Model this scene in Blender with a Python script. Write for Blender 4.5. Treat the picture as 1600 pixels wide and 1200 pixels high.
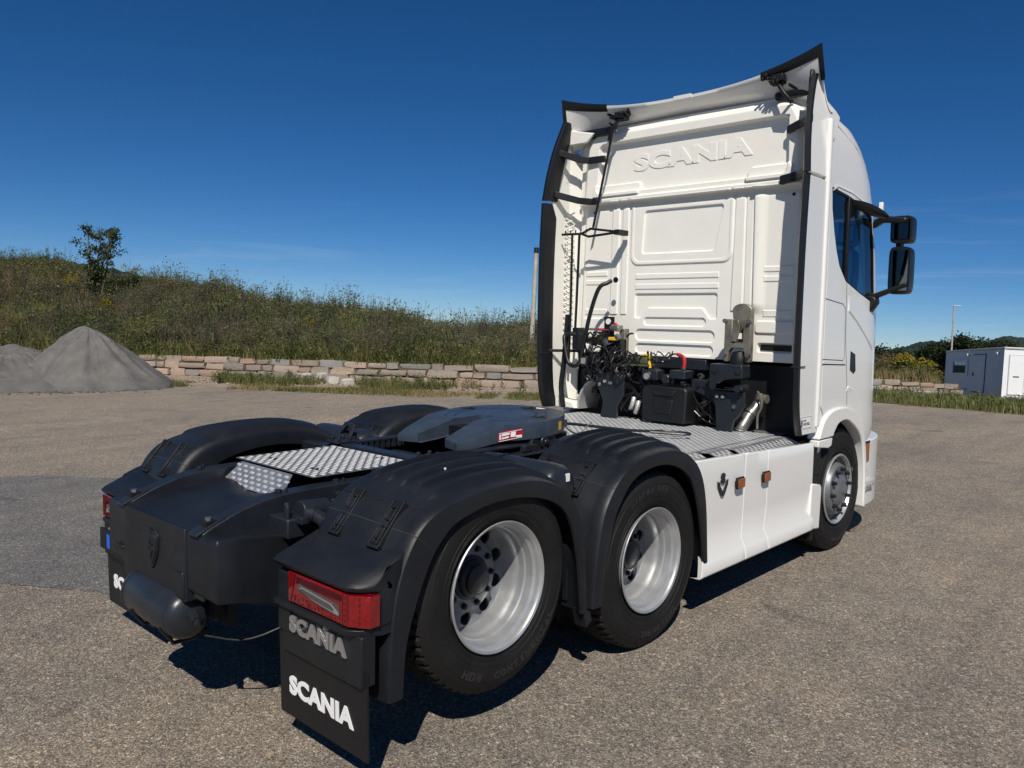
import bpy, bmesh, math, random
import numpy as np
from mathutils import Vector, Matrix, noise
for o in list(bpy.data.objects): bpy.data.objects.remove(o)
S = bpy.context.scene
C = S.collection
R = math.radians
PI = math.pi

# ------------------------------------------------------------------ camera
cam_d = bpy.data.cameras.new('camera'); cam = bpy.data.objects.new('camera', cam_d); C.objects.link(cam)
r_, u_, b_ = Vector((0.73262097, 0.68039407, 0.01817769)), Vector((-0.06837922, 0.0470037, 0.99655152)), Vector((0.67719333, -0.73133751, 0.08096071))
m = Matrix((r_, u_, b_)).transposed().to_4x4(); m.translation = (3.6882, -2.5913, 1.8708)
cam.matrix_world = m
cam_d.sensor_width = 36; cam_d.lens = 1254.52 / 1600 * 36
cam_d.clip_start = .1; cam_d.clip_end = 6000
S.camera = cam
# ------------------------------------------------------------------ sky and sun
SUN = Vector((.60, -.72, 1.0)).normalized()
W = bpy.data.worlds.new('World'); S.world = W; W.use_nodes = True
nt = W.node_tree; nt.nodes.clear()
sky = nt.nodes.new('ShaderNodeTexSky'); sky.sky_type = 'NISHITA'; sky.sun_disc = False
sky.sun_elevation = math.asin(SUN.z); sky.sun_rotation = math.atan2(SUN.x, SUN.y)
sky.altitude = 0; sky.air_density = .6; sky.dust_density = 0; sky.ozone_density = 8
tc = nt.nodes.new('ShaderNodeTexCoord'); mp = nt.nodes.new('ShaderNodeMapping')
mp.inputs['Rotation'].default_value = (.0311, -.0144, .002)      # the yard's cross-fall: true level is 2 degrees off the paved plane
bg = nt.nodes.new('ShaderNodeBackground'); bg.inputs['Strength'].default_value = .068
wo = nt.nodes.new('ShaderNodeOutputWorld')
nt.links.new(tc.outputs['Generated'], mp.inputs['Vector']); nt.links.new(mp.outputs[0], sky.inputs[0])
hs = nt.nodes.new('ShaderNodeHueSaturation'); hs.inputs['Saturation'].default_value = 1.18; nt.links.new(sky.outputs[0], hs.inputs['Color']); 
sx_ = nt.nodes.new('ShaderNodeSeparateXYZ'); nt.links.new(tc.outputs['Generated'], sx_.inputs[0])
mw = nt.nodes.new('ShaderNodeMapping'); mw.inputs['Scale'].default_value = (2.4, 2.4, 26); nt.links.new(tc.outputs['Generated'], mw.inputs[0])
nw = nt.nodes.new('ShaderNodeTexNoise'); nw.inputs['Scale'].default_value = 1.6; nw.inputs['Detail'].default_value = 7; nw.inputs['Roughness'].default_value = .62; nw.inputs['Distortion'].default_value = .8; nt.links.new(mw.outputs[0], nw.inputs[0])
rw = nt.nodes.new('ShaderNodeMapRange'); rw.inputs[1].default_value = .55; rw.inputs[2].default_value = .80; rw.inputs[4].default_value = .30; nt.links.new(nw.outputs[0], rw.inputs[0])
ew = nt.nodes.new('ShaderNodeMapRange'); ew.inputs[1].default_value = .16; ew.inputs[2].default_value = .03; nt.links.new(sx_.outputs[2], ew.inputs[0])
wm = nt.nodes.new('ShaderNodeMath'); wm.operation = 'MULTIPLY'; nt.links.new(rw.outputs[0], wm.inputs[0]); nt.links.new(ew.outputs[0], wm.inputs[1])
cm_ = nt.nodes.new('ShaderNodeMix'); cm_.data_type = 'RGBA'; cm_.inputs[7].default_value = (7.5, 9.0, 10.5, 1); nt.links.new(wm.outputs[0], cm_.inputs[0]); nt.links.new(hs.outputs[0], cm_.inputs[6]); nt.links.new(cm_.outputs[2], bg.inputs[0])
nt.links.new(bg.outputs[0], wo.inputs[0])
sl = bpy.data.lights.new('sun', 'SUN'); sl.energy = 4.9; sl.angle = R(.53); sl.color = (1, .94, .84)
so = bpy.data.objects.new('sun', sl); C.objects.link(so); so.rotation_euler = SUN.to_track_quat('Z', 'Y').to_euler(); so.location = (20, -24, 30)
S.view_settings.view_transform = 'Standard'; S.view_settings.look = 'None'; S.view_settings.exposure = 0; S.view_settings.gamma = 1
S.view_settings.use_curve_mapping = False
S.render.engine = 'CYCLES'

# ------------------------------------------------------------------ materials
MATS = {}
def ramp(nt, fac, stops):
    n = nt.nodes.new('ShaderNodeValToRGB'); e = n.color_ramp.elements
    while len(e) < len(stops): e.new(.5)
    for i, (p, c) in enumerate(stops): e[i].position = p; e[i].color = (*c, 1)
    nt.links.new(fac, n.inputs[0]); return n.outputs[0]
def noi(nt, scale, detail=4, rough=.55, vec=None, kind='noise', dist=0):
    if kind == 'noise':
        n = nt.nodes.new('ShaderNodeTexNoise'); n.inputs['Detail'].default_value = detail; n.inputs['Roughness'].default_value = rough; n.inputs['Distortion'].default_value = dist
    else:
        n = nt.nodes.new('ShaderNodeTexVoronoi')
    n.inputs['Scale'].default_value = scale
    if vec is not None: nt.links.new(vec, n.inputs['Vector'])
    return n
def mat(name, col=(.5, .5, .5), rough=.5, metal=0, spec=.5, coat=0, bump=0, bscale=200, var=0, vscale=3, rvar=0, emis=None, trans=0, ior=1.45, bdist=.002):
    m = bpy.data.materials.new(name); m.use_nodes = True; nt = m.node_tree
    p = nt.nodes['Principled BSDF']
    p.inputs['Base Color'].default_value = (*col, 1); p.inputs['Roughness'].default_value = rough; p.inputs['Metallic'].default_value = metal
    p.inputs['Specular IOR Level'].default_value = spec; p.inputs['Coat Weight'].default_value = coat; p.inputs['Coat Roughness'].default_value = .06
    p.inputs['Transmission Weight'].default_value = trans; p.inputs['IOR'].default_value = ior
    t = nt.nodes.new('ShaderNodeTexCoord')
    if var:
        n = noi(nt, vscale, 6, .6, t.outputs['Object'])
        a = tuple(c * (1 - var) for c in col); b = tuple(min(1, c * (1 + var)) for c in col)
        nt.links.new(ramp(nt, n.outputs[0], [(.3, a), (.7, b)]), p.inputs['Base Color'])
    if rvar:
        n = noi(nt, vscale * 2.3, 5, .65, t.outputs['Object'])
        mr = nt.nodes.new('ShaderNodeMapRange'); mr.inputs[1].default_value = .3; mr.inputs[2].default_value = .7
        mr.inputs[3].default_value = max(0, rough - rvar); mr.inputs[4].default_value = min(1, rough + rvar)
        nt.links.new(n.outputs[0], mr.inputs[0]); nt.links.new(mr.outputs[0], p.inputs['Roughness'])
    if bump:
        n = noi(nt, bscale, 3, .5, t.outputs['Object'])
        b = nt.nodes.new('ShaderNodeBump'); b.inputs['Strength'].default_value = bump; b.inputs['Distance'].default_value = bdist
        nt.links.new(n.outputs[0], b.inputs['Height']); nt.links.new(b.outputs[0], p.inputs['Normal'])
    MATS[name] = m; return m
M = MATS
mat('white_paint', (.765, .762, .738), .32, coat=.6, var=.015, vscale=2, rvar=.05)
mat('white_plastic', (.77, .755, .70), .42, bump=.25, bscale=260, var=.03, vscale=4)
mat('grey_plastic', (.0095, .011, .0145), .44, spec=.42, bump=.6, bscale=420, var=.35, vscale=3, rvar=.10, bdist=.0014)
mat('black_plastic', (.006, .0065, .008), .5, bump=.3, bscale=300, rvar=.08)
mat('rubber_edge', (.007, .0075, .009), .4, rvar=.06)
mat('chassis_paint', (.013, .016, .022), .4, var=.2, vscale=6, rvar=.1)
mat('tank_paint', (.016, .019, .025), .33, var=.15, vscale=6, rvar=.08)
mat('fifth_paint', (.034, .046, .066), .40, var=.22, vscale=9, rvar=.1, bump=.15, bscale=60)
mat('tyre', (.0095, .0092, .0092), .66, spec=.35, var=.3, vscale=7, bump=.3, bscale=160, rvar=.1)
mat('tyre_letter', (.024, .023, .023), .55)
mat('rim_disc', (.16, .165, .18), .42, metal=.15, var=.1, vscale=6)  # rim metal made darker: the shade inside the deep dish is put into the colour
mat('rim', (.44, .45, .46), .38, metal=.6, var=.1, vscale=6, rvar=.12)
mat('rim_front', (.20, .21, .225), .42, metal=.5, var=.12, vscale=8, rvar=.1)
mat('dark_hub', (.02, .022, .027), .4, metal=.3, rvar=.1)
mat('steel', (.30, .29, .28), .38, metal=.9, var=.15, vscale=12, rvar=.12)
mat('cast_steel', (.20, .185, .15), .45, metal=.5, var=.4, vscale=10, bump=.4, bscale=90)
mat('chequer', (.42, .43, .44), .42, metal=.75, var=.2, vscale=7, rvar=.12)
mat('chequer_stud', (.72, .72, .72), .34, metal=.55, var=.1, vscale=9, rvar=.1)
mat('chequer_rear', (.17, .175, .18), .5, metal=.6, var=.2, vscale=9)
mat('stud_worn', (.70, .70, .69), .45, metal=.3, var=.12, vscale=14)
mat('chrome', (.7, .7, .7), .1, metal=1)
mat('silver_letter', (.5, .5, .51), .28, metal=.8)
mat('white_letter', (.8, .8, .8), .5)
mat('red_lens', (.17, .0015, .004), .12, coat=1, var=.3, vscale=60)
mat('red_lens_dark', (.09, .001, .003), .2, coat=1)
mat('grey_lens', (.07, .06, .06), .25, coat=.5)
mat('clear_lens', (.30, .30, .30), .15, metal=.3)
mat('amber_lens', (.26, .07, .006), .2, coat=1, var=.35, vscale=120)
mat('red_paint', (.42, .02, .02), .45); mat('yellow_paint', (.7, .42, .02), .5); mat('blue_print', (.01, .12, .6), .5)
mat('red_sticker', (.36, .012, .025), .4); mat('seam', (.02, .02, .022), .7); mat('olive', (.06, .075, .035), .6)
mat('hose', (.012, .012, .013), .35); mat('mirror_glass', (.16, .19, .2), .03, metal=1)
mat('cabin_grey', (.80, .77, .71), .55, var=.04, vscale=1); mat('cabin_white', (.74, .75, .76), .5, var=.03)
mat('galvanised', (.50, .50, .49), .5, metal=.5, var=.1)
mat('weathered_pole', (.36, .34, .29), .7, var=.2, vscale=4)
mat('interior', (.03, .032, .038), .8)
mat('cab_glass', (.02, .05, .07), .03)
g = M['cab_glass'].node_tree; p = g.nodes['Principled BSDF']; out = [n for n in g.nodes if n.type == 'OUTPUT_MATERIAL'][0]
tr = g.nodes.new('ShaderNodeBsdfTransparent'); tr.inputs[0].default_value = (.20, .36, .44, 1)
gl = g.nodes.new('ShaderNodeBsdfGlossy'); gl.inputs[0].default_value = (.8, .9, 1, 1); gl.inputs['Roughness'].default_value = .02
fr = g.nodes.new('ShaderNodeFresnel'); fr.inputs[0].default_value = 1.7
mx = g.nodes.new('ShaderNodeMixShader'); g.links.new(fr.outputs[0], mx.inputs[0]); g.links.new(tr.outputs[0], mx.inputs[1]); g.links.new(gl.outputs[0], mx.inputs[2]); g.links.new(mx.outputs[0], out.inputs[0])

def ground_mat(name, tint=1.0, cold=0.0):
    m = bpy.data.materials.new(name); m.use_nodes = True; nt = m.node_tree; p = nt.nodes['Principled BSDF']; p.inputs['Roughness'].default_value = .85; p.inputs['Specular IOR Level'].default_value = .3
    t = nt.nodes.new('ShaderNodeTexCoord').outputs['Object']
    v = noi(nt, 150, vec=t, kind='v'); v2 = noi(nt, 55, vec=t, kind='v'); n1 = noi(nt, 380, 3, .6, t); n2 = noi(nt, .55, 5, .6, t, dist=.6); n3 = noi(nt, 3.2, 6, .7, t)
    sep = nt.nodes.new('ShaderNodeSeparateColor'); nt.links.new(v.outputs['Color'], sep.inputs[0])
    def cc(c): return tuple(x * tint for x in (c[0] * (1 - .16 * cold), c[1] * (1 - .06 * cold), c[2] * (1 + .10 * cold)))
    c1 = ramp(nt, sep.outputs[0], [(0, cc((.105, .090, .074))), (.30, cc((.205, .176, .145))), (.62, cc((.282, .244, .202))), (.86, cc((.375, .328, .274))), (.955, cc((.49, .44, .38))), (1, cc((.66, .62, .56)))])
    sep2 = nt.nodes.new('ShaderNodeSeparateColor'); nt.links.new(v2.outputs['Color'], sep2.inputs[0])
    big = ramp(nt, sep2.outputs[1], [(0, (.72,) * 3), (.5, (.98, .97, .95)), (.93, (1.08, 1.06, 1.04)), (.97, (1.5, 1.36, 1.2)), (1, (1.6, 1.5, 1.4))])
    pat = ramp(nt, n2.outputs[0], [(.30, (.80, .81, .83)), (.42, (.93, .94, .95)), (.55, (1.02, 1.01, 1)), (.70, (1.18, 1.14, 1.08))])
    st = ramp(nt, n3.outputs[0], [(.30, (.86, .86, .88)), (.5, (1, 1, 1)), (.68, (1.11, 1.09, 1.07))])
    def mul(a, b):
        x = nt.nodes.new('ShaderNodeMix'); x.data_type = 'RGBA'; x.blend_type = 'MULTIPLY'; x.clamp_result = False; x.inputs[0].default_value = 1
        nt.links.new(a, x.inputs[6]); nt.links.new(b, x.inputs[7]); return x.outputs[2]
    mpv = nt.nodes.new('ShaderNodeMapping'); mpv.inputs['Scale'].default_value = (1.5, .16, 1); mpv.inputs['Rotation'].default_value = (0, 0, .35); nt.links.new(t, mpv.inputs[0])
    n4 = noi(nt, 1.3, 5, .6, mpv.outputs[0]); tr_ = ramp(nt, n4.outputs[0], [(.36, (.89, .89, .90)), (.48, (1, 1, 1)), (.62, (1.07, 1.06, 1.04))])
    n5 = noi(nt, 1.5, 3, .5, t, dist=.4); sn = ramp(nt, n5.outputs[0], [(.26, (.66, .66, .68)), (.33, (1, 1, 1)), (1, (1, 1, 1))])
    nt.links.new(mul(mul(mul(mul(mul(c1, big), pat), st), tr_), sn), p.inputs['Base Color'])
    b = nt.nodes.new('ShaderNodeBump'); b.inputs['Strength'].default_value = .9; b.inputs['Distance'].default_value = .006
    inv = nt.nodes.new('ShaderNodeMath'); inv.operation = 'SUBTRACT'; inv.inputs[0].default_value = 1; nt.links.new(v.outputs['Distance'], inv.inputs[1])
    ad = nt.nodes.new('ShaderNodeMath'); ad.operation = 'ADD'; nt.links.new(inv.outputs[0], ad.inputs[0]); nt.links.new(n1.outputs[0], ad.inputs[1])
    nt.links.new(ad.outputs[0], b.inputs['Height']); nt.links.new(b.outputs[0], p.inputs['Normal'])
    MATS[name] = m
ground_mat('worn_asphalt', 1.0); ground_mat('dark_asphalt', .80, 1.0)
def noisy(name, stops, scale, rough=.9, bump=.6, bscale=None, bdist=.02, spec=.2, island=0, detail=6):
    m = bpy.data.materials.new(name); m.use_nodes = True; nt = m.node_tree; p = nt.nodes['Principled BSDF']
    p.inputs['Roughness'].default_value = rough; p.inputs['Specular IOR Level'].default_value = spec
    t = nt.nodes.new('ShaderNodeTexCoord').outputs['Object']
    n = noi(nt, scale, detail, .65, t); f = n.outputs[0]
    if island:
        ge = nt.nodes.new('ShaderNodeNewGeometry'); oi = nt.nodes.new('ShaderNodeObjectInfo')
        src = ge.outputs['Random Per Island'] if island == 1 else oi.outputs['Random']
        mx = nt.nodes.new('ShaderNodeMix'); mx.inputs[0].default_value = .42 if island == 1 else .62; nt.links.new(f, mx.inputs[2]); nt.links.new(src, mx.inputs[3]); f = mx.outputs[0]
    nt.links.new(ramp(nt, f, stops), p.inputs['Base Color'])
    if bump:
        n2 = noi(nt, bscale or scale * 3, 5, .7, t); b = nt.nodes.new('ShaderNodeBump'); b.inputs['Strength'].default_value = bump; b.inputs['Distance'].default_value = bdist
        nt.links.new(n2.outputs[0], b.inputs['Height']); nt.links.new(b.outputs[0], p.inputs['Normal'])
    MATS[name] = m; return m
noisy('gravel_fines', [(.25, (.115, .112, .107)), (.5, (.165, .160, .152)), (.75, (.225, .22, .21))], 2.4, bump=.9, bscale=38, bdist=.05)
noisy('stone', [(.18, (.24, .22, .195)), (.32, (.35, .285, .23)), (.45, (.43, .345, .27)), (.54, (.36, .235, .185)), (.62, (.34, .29, .245)), (.8, (.28, .275, .265))], 5, bump=.8, bscale=22, bdist=.03, island=2)
noisy('pale_stone', [(.3, (.42, .40, .36)), (.7, (.6, .58, .53))], 6, bump=.7, bscale=20, bdist=.02)
noisy('earth', [(.3, (.07, .058, .034)), (.55, (.12, .095, .058)), (.8, (.17, .135, .09))], 1.6, bump=.6, bscale=12, bdist=.05)
noisy('sand_verge', [(.3, (.22, .175, .135)), (.6, (.33, .27, .215)), (.8, (.40, .34, .28))], 4, bump=.7, bscale=40, bdist=.02)
def leafmat(name, cols, scale=.45, tl=.25):
    n = len(cols); st = [(.2 + .6 * i / (n - 1), c) for i, c in enumerate(cols)]
    m = noisy(name, st, scale, rough=.7, bump=0, island=1, detail=3, spec=.25)
    nt = m.node_tree; p = nt.nodes['Principled BSDF']; out = [x for x in nt.nodes if x.type == 'OUTPUT_MATERIAL'][0]
    tlb = nt.nodes.new('ShaderNodeBsdfTranslucent'); src = p.inputs['Base Color'].links[0].from_socket; nt.links.new(src, tlb.inputs[0])
    mx = nt.nodes.new('ShaderNodeMixShader'); mx.inputs[0].default_value = tl; nt.links.new(p.outputs[0], mx.inputs[1]); nt.links.new(tlb.outputs[0], mx.inputs[2]); nt.links.new(mx.outputs[0], out.inputs[0])
leafmat('grass', [(0.058, 0.077, 0.020), (0.109, 0.128, 0.038), (0.179, 0.179, 0.064), (0.256, 0.218, 0.102)])
leafmat('weeds_green', [(0.045, 0.061, 0.020), (0.090, 0.109, 0.036), (0.141, 0.154, 0.054), (0.205, 0.192, 0.083)])
leafmat('weeds_dark', [(.030, .040, .024), (.058, .070, .044), (.098, .105, .066), (.15, .145, .095)])
leafmat('weeds_brown', [(.055, .042, .028), (.105, .082, .054), (.165, .132, .088), (.26, .21, .14)])
leafmat('dry_grass', [(0.166, 0.128, 0.058), (0.269, 0.211, 0.102), (0.384, 0.307, 0.166)])
leafmat('gold', [(.16, .13, .015), (.28, .22, .015), (.38, .29, .03)])
leafmat('tree_leaf', [(.02, .036, .012), (.04, .06, .02), (.065, .085, .028), (.11, .11, .04)], 1.1)
leafmat('far_leaf', [(.010, .018, .008), (.020, .032, .012), (.034, .048, .018)], .4)
mat('bark', (.10, .08, .06), .85, var=.3, vscale=6, bump=.6, bscale=20, bdist=.02)
noisy('far_hill', [(.3, (.018, .034, .028)), (.6, (.030, .050, .040)), (.8, (.045, .066, .050))], .02, bump=.8, bscale=.09, bdist=8)

# ------------------------------------------------------------------ mesh helpers
def hermite(pts, n):
    """smooth curve through points (Catmull-Rom), n samples"""
    P = np.array(pts, float); P = np.vstack([2 * P[0] - P[1], P, 2 * P[-1] - P[-2]]); k = len(P) - 3; out = []
    for t in np.linspace(0, k, n):
        i = min(int(t), k - 1); s = t - i; a, b, c, d = P[i:i + 4]
        out.append(.5 * ((2 * b) + (-a + c) * s + (2 * a - 5 * b + 4 * c - d) * s * s + (-a + 3 * b - 3 * c + d) * s ** 3))
    return np.array(out)
class MB:
    def __init__(s): s.v = []; s.f = []
    def add(s, vs, fs):
        o = len(s.v); s.v += [tuple(map(float, p)) for p in vs]; s.f += [tuple(o + i for i in f) for f in fs]; return s
    def box(s, x0, x1, y0, y1, z0, z1, T=None):
        x0, x1 = sorted((x0, x1)); y0, y1 = sorted((y0, y1)); z0, z1 = sorted((z0, z1))
        vs = [Vector((x, y, z)) for z in (z0, z1) for y in (y0, y1) for x in (x0, x1)]
        if T is not None: vs = [T @ v for v in vs]
        return s.add(vs, [(0, 2, 3, 1), (4, 5, 7, 6), (0, 1, 5, 4), (2, 6, 7, 3), (0, 4, 6, 2), (1, 3, 7, 5)])
    def cyl(s, p0, p1, r0, r1=None, n=20, caps=True):
        r1 = r0 if r1 is None else r1; p0, p1 = Vector(p0), Vector(p1); q = (p1 - p0).to_track_quat('Z', 'Y')
        a = [q @ Vector((math.cos(2 * PI * i / n), math.sin(2 * PI * i / n), 0)) for i in range(n)]
        vs = [p0 + r0 * v for v in a] + [p1 + r1 * v for v in a]
        fs = [(i, (i + 1) % n, n + (i + 1) % n, n + i) for i in range(n)]
        if caps: fs += [tuple(range(n - 1, -1, -1)), tuple(range(n, 2 * n))]
        return s.add(vs, fs)
    def tube(s, pts, r, n=8, caps=True):
        P = [Vector(p) for p in pts]; rr = [float(q) for q in r] if hasattr(r, '__len__') else [r] * len(P)
        t0 = (P[1] - P[0]).normalized(); ref = Vector((0, 0, 1)) if abs(t0.z) < .9 else Vector((1, 0, 0)); nrm = t0.cross(ref).normalized(); vs = []
        for i, p in enumerate(P):
            t = (P[min(i + 1, len(P) - 1)] - P[max(i - 1, 0)]).normalized(); nrm = (nrm - t * nrm.dot(t)).normalized(); bn = t.cross(nrm)
            vs += [p + rr[i] * (math.cos(2 * PI * k / n) * nrm + math.sin(2 * PI * k / n) * bn) for k in range(n)]
        fs = [(i * n + k, i * n + (k + 1) % n, (i + 1) * n + (k + 1) % n, (i + 1) * n + k) for i in range(len(P) - 1) for k in range(n)]
        if caps: fs += [tuple(range(n - 1, -1, -1)), tuple((len(P) - 1) * n + k for k in range(n))]
        return s.add(vs, fs)
    def prism(s, poly, plane, a, b):
        n = len(poly); mk = {'yz': lambda p, t: (t, p[0], p[1]), 'xz': lambda p, t: (p[0], t, p[1]), 'xy': lambda p, t: (p[0], p[1], t)}[plane]
        vs = [mk(p, a) for p in poly] + [mk(p, b) for p in poly]
        return s.add(vs, [tuple(range(n)), tuple(range(2 * n - 1, n - 1, -1))] + [(i, n + i, n + (i + 1) % n, (i + 1) % n) for i in range(n)])
    def loft(s, rings, closed=True, caps=True):
        n = len(rings[0]); vs = [p for r in rings for p in r]; kk = n if closed else n - 1
        fs = [(i * n + k, i * n + (k + 1) % n, (i + 1) * n + (k + 1) % n, (i + 1) * n + k) for i in range(len(rings) - 1) for k in range(kk)]
        if caps and closed: fs += [tuple(range(n - 1, -1, -1)), tuple((len(rings) - 1) * n + k for k in range(n))]
        return s.add(vs, fs)
    def lathe(s, prof, n=64, c=(0, 0, 0), ax='x', caps=False, ang=2 * PI):
        """profile of (axial, radius)"""
        rings = []
        for a, r in prof:
            ring = []
            for i in range(n):
                t = ang * i / n; q = (a, r * math.cos(t), r * math.sin(t)); 
                if ax == 'z': q = (q[1], q[2], q[0])
                if ax == 'y': q = (q[2], q[0], q[1])
                ring.append((q[0] + c[0], q[1] + c[1], q[2] + c[2]))
            rings.append(ring)
        return s.loft(rings, True, caps)
    def build(s, name, m, parent=None, bevel=0, smooth=35, loc=None, seg=2, fix=True):
        me = bpy.data.meshes.new(name); me.from_pydata(s.v, [], s.f); me.update()
        return finish(me, name, m, parent, bevel, smooth, loc, seg, fix)
def finish(me, name, m, parent=None, bevel=0, smooth=35, loc=None, seg=2, fix=True):
    if fix:
        bm = bmesh.new(); bm.from_mesh(me); bmesh.ops.recalc_face_normals(bm, faces=bm.faces); bm.to_mesh(me); bm.free()
    if m is not None and not me.materials: me.materials.append(MATS[m] if isinstance(m, str) else m)
    if smooth:
        me.shade_smooth(); me.set_sharp_from_angle(angle=R(smooth))
    o = bpy.data.objects.new(name, me); C.objects.link(o)
    if bevel:
        b = o.modifiers.new('edge', 'BEVEL'); b.width = bevel; b.segments = seg; b.limit_method = 'ANGLE'; b.angle_limit = R(38); b.harden_normals = False
        if smooth: me.shade_smooth(); me.set_sharp_from_angle(angle=R(60))
    if parent is not None: o.parent = parent
    if loc is not None: o.location = loc
    return o
def boolean(target, cutters, op='DIFFERENCE'):
    """apply booleans now and drop the cutters"""
    for c in cutters:
        b = target.modifiers.new('cut', 'BOOLEAN'); b.operation = op; b.object = c; b.solver = 'EXACT'
    dg = bpy.context.evaluated_depsgraph_get(); me = bpy.data.meshes.new_from_object(target.evaluated_get(dg))
    target.modifiers.clear(); target.data = me
    for c in cutters: bpy.data.objects.remove(c)
    return target
def empty(name, label, cat, loc=(0, 0, 0), group=None):
    o = bpy.data.objects.new(name, None); C.objects.link(o); o.location = loc; o['label'] = label; o['category'] = cat
    if group: o['group'] = group
    return o
def tag(o, label=None, cat=None, group=None, kind=None):
    if label: o['label'] = label
    if cat: o['category'] = cat
    if group: o['group'] = group
    if kind: o['kind'] = kind
    return o
def copy_part(o, parent, loc=None, mirror=False):
    c = o.copy(); C.objects.link(c); c.parent = parent
    if loc is not None: c.location = loc
    if mirror: c.scale.x *= -1; c.location.x *= -1
    for k in list(o.children):
        d = k.copy(); C.objects.link(d); d.parent = c
    return c
def text_mesh(txt, w, h, depth, bold=.02, shear=0., bevel=0., space=1.0):
    cu = bpy.data.curves.new('text', 'FONT'); cu.body = txt; cu.size = 1; cu.extrude = .05; cu.offset = bold; cu.shear = shear; cu.space_character = space; cu.resolution_u = 4
    cu.bevel_depth = bevel
    o = bpy.data.objects.new('text', cu); C.objects.link(o); dg = bpy.context.evaluated_depsgraph_get(); dg.update()
    me = bpy.data.meshes.new_from_object(o.evaluated_get(dg)); bpy.data.objects.remove(o)
    n = len(me.vertices); co = np.empty(n * 3); me.vertices.foreach_get('co', co); co = co.reshape(-1, 3)
    lo, hi = co.min(0), co.max(0); co = (co - (lo + hi) / 2) / (hi - lo) * np.array([w, h, depth]); me.vertices.foreach_set('co', co.ravel()); me.materials.clear(); me.update()
    return me
def put_text(txt, name, m, parent, w, h, depth, centre, xdir, ydir, **kw):
    me = text_mesh(txt, w, h, depth, **kw)
    x = Vector(xdir).normalized(); y = Vector(ydir).normalized(); z = x.cross(y).normalized(); y = z.cross(x)
    T = Matrix((x, y, z)).transposed().to_4x4(); T.translation = centre; me.transform(T)
    return finish(me, name, m, parent, 0, 30, None, fix=False)
def sm(a, b, x):
    t = np.clip((x - a) / (b - a), 0, 1); return t * t * (3 - 2 * t)
# ================================================================== the truck
truck = empty('semi_truck', 'white high-roof tractor truck with dark grey mudguards and a bare fifth wheel', 'truck')
# ---------------- cab shell
def plan(z):
    zz = [.80, .95, 1.2, 2.05, 2.5, 2.83, 3.05, 3.2, 3.32, 3.42, 3.50, 3.555, 3.59]
    hw = [1.225, 1.245, 1.25, 1.25, 1.248, 1.245, 1.24, 1.232, 1.218, 1.19, 1.13, 1.04, .86]
    ys = [4.55, 4.55, 4.5, 4.45, 4.38, 4.30, 4.22, 4.12, 4.02, 3.92, 3.82, 3.74, 3.68]
    yf = [5.48, 5.5, 5.5, 5.48, 5.36, 5.22, 5.1, 4.99, 4.85, 4.68, 4.5, 4.3, 4.1]
    return [float(np.interp(z, zz, a)) for a in (hw, ys, yf)]
def cab_ring(z, inset=0, zoff=0, yb=3.56):
    w, ys, yf = plan(z); w -= inset; yf -= inset; ys -= inset * .5; rc = .82 * w / 1.25; pts = []
    for y in np.linspace(yb, ys, 14): pts.append((w, y, z + zoff))
    for a in np.linspace(0, PI / 2, 17)[1:]: pts.append((w - rc + rc * math.cos(a), ys + (yf - ys) * math.sin(a), z + zoff))
    L = [(-x, y, q) for x, y, q in reversed(pts)]
    return pts + L
zs = list(np.linspace(.80, 2.9, 22)) + list(np.linspace(3.0, 3.4, 9)) + [3.43, 3.46, 3.48, 3.50, 3.52, 3.54, 3.56, 3.575, 3.59]
cab = MB().loft([cab_ring(z) for z in zs]).build('cab', 'white_paint', truck, smooth=32)
inner = MB().loft([cab_ring(z, .07, yb=3.66) for z in np.linspace(1.62, 3.3, 12)]).build('x', None)
lower = MB().box(-1.19, 1.19, 3.2, 5.3, .5, 1.56).build('x', None)
arch = MB().prism([(3.55, .4)] + [(4.05 + .50 * math.cos(a), .64 + .545 * math.sin(a)) for a in np.linspace(PI, 0, 28)] + [(4.55, .4)], 'yz', -1.6, 1.6).build('x', None)
win = [(3.585, 2.915), (3.60, 2.75), (3.655, 2.58), (3.71, 2.45), (3.785, 2.33), (3.93, 2.215), (4.25, 2.13), (4.62, 2.045), (4.66, 2.045), (4.60, 2.50), (4.52, 2.76), (4.45, 2.80), (4.2, 2.85), (3.9, 2.89)]
side_win = MB().prism(win, 'yz', -1.6, 1.6).build('x', None)
wscr = MB().prism([(-1.02, 2.05), (1.02, 2.05), (.95, 2.85), (-.95, 2.85)], 'xz', 4.9, 6).build('x', None)
boolean(cab, [lower, inner, arch, side_win, wscr]); cab.data.materials.clear(); cab.data.materials.append(M['white_paint']); cab.data.shade_smooth(); cab.data.set_sharp_from_angle(angle=R(28))
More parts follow.
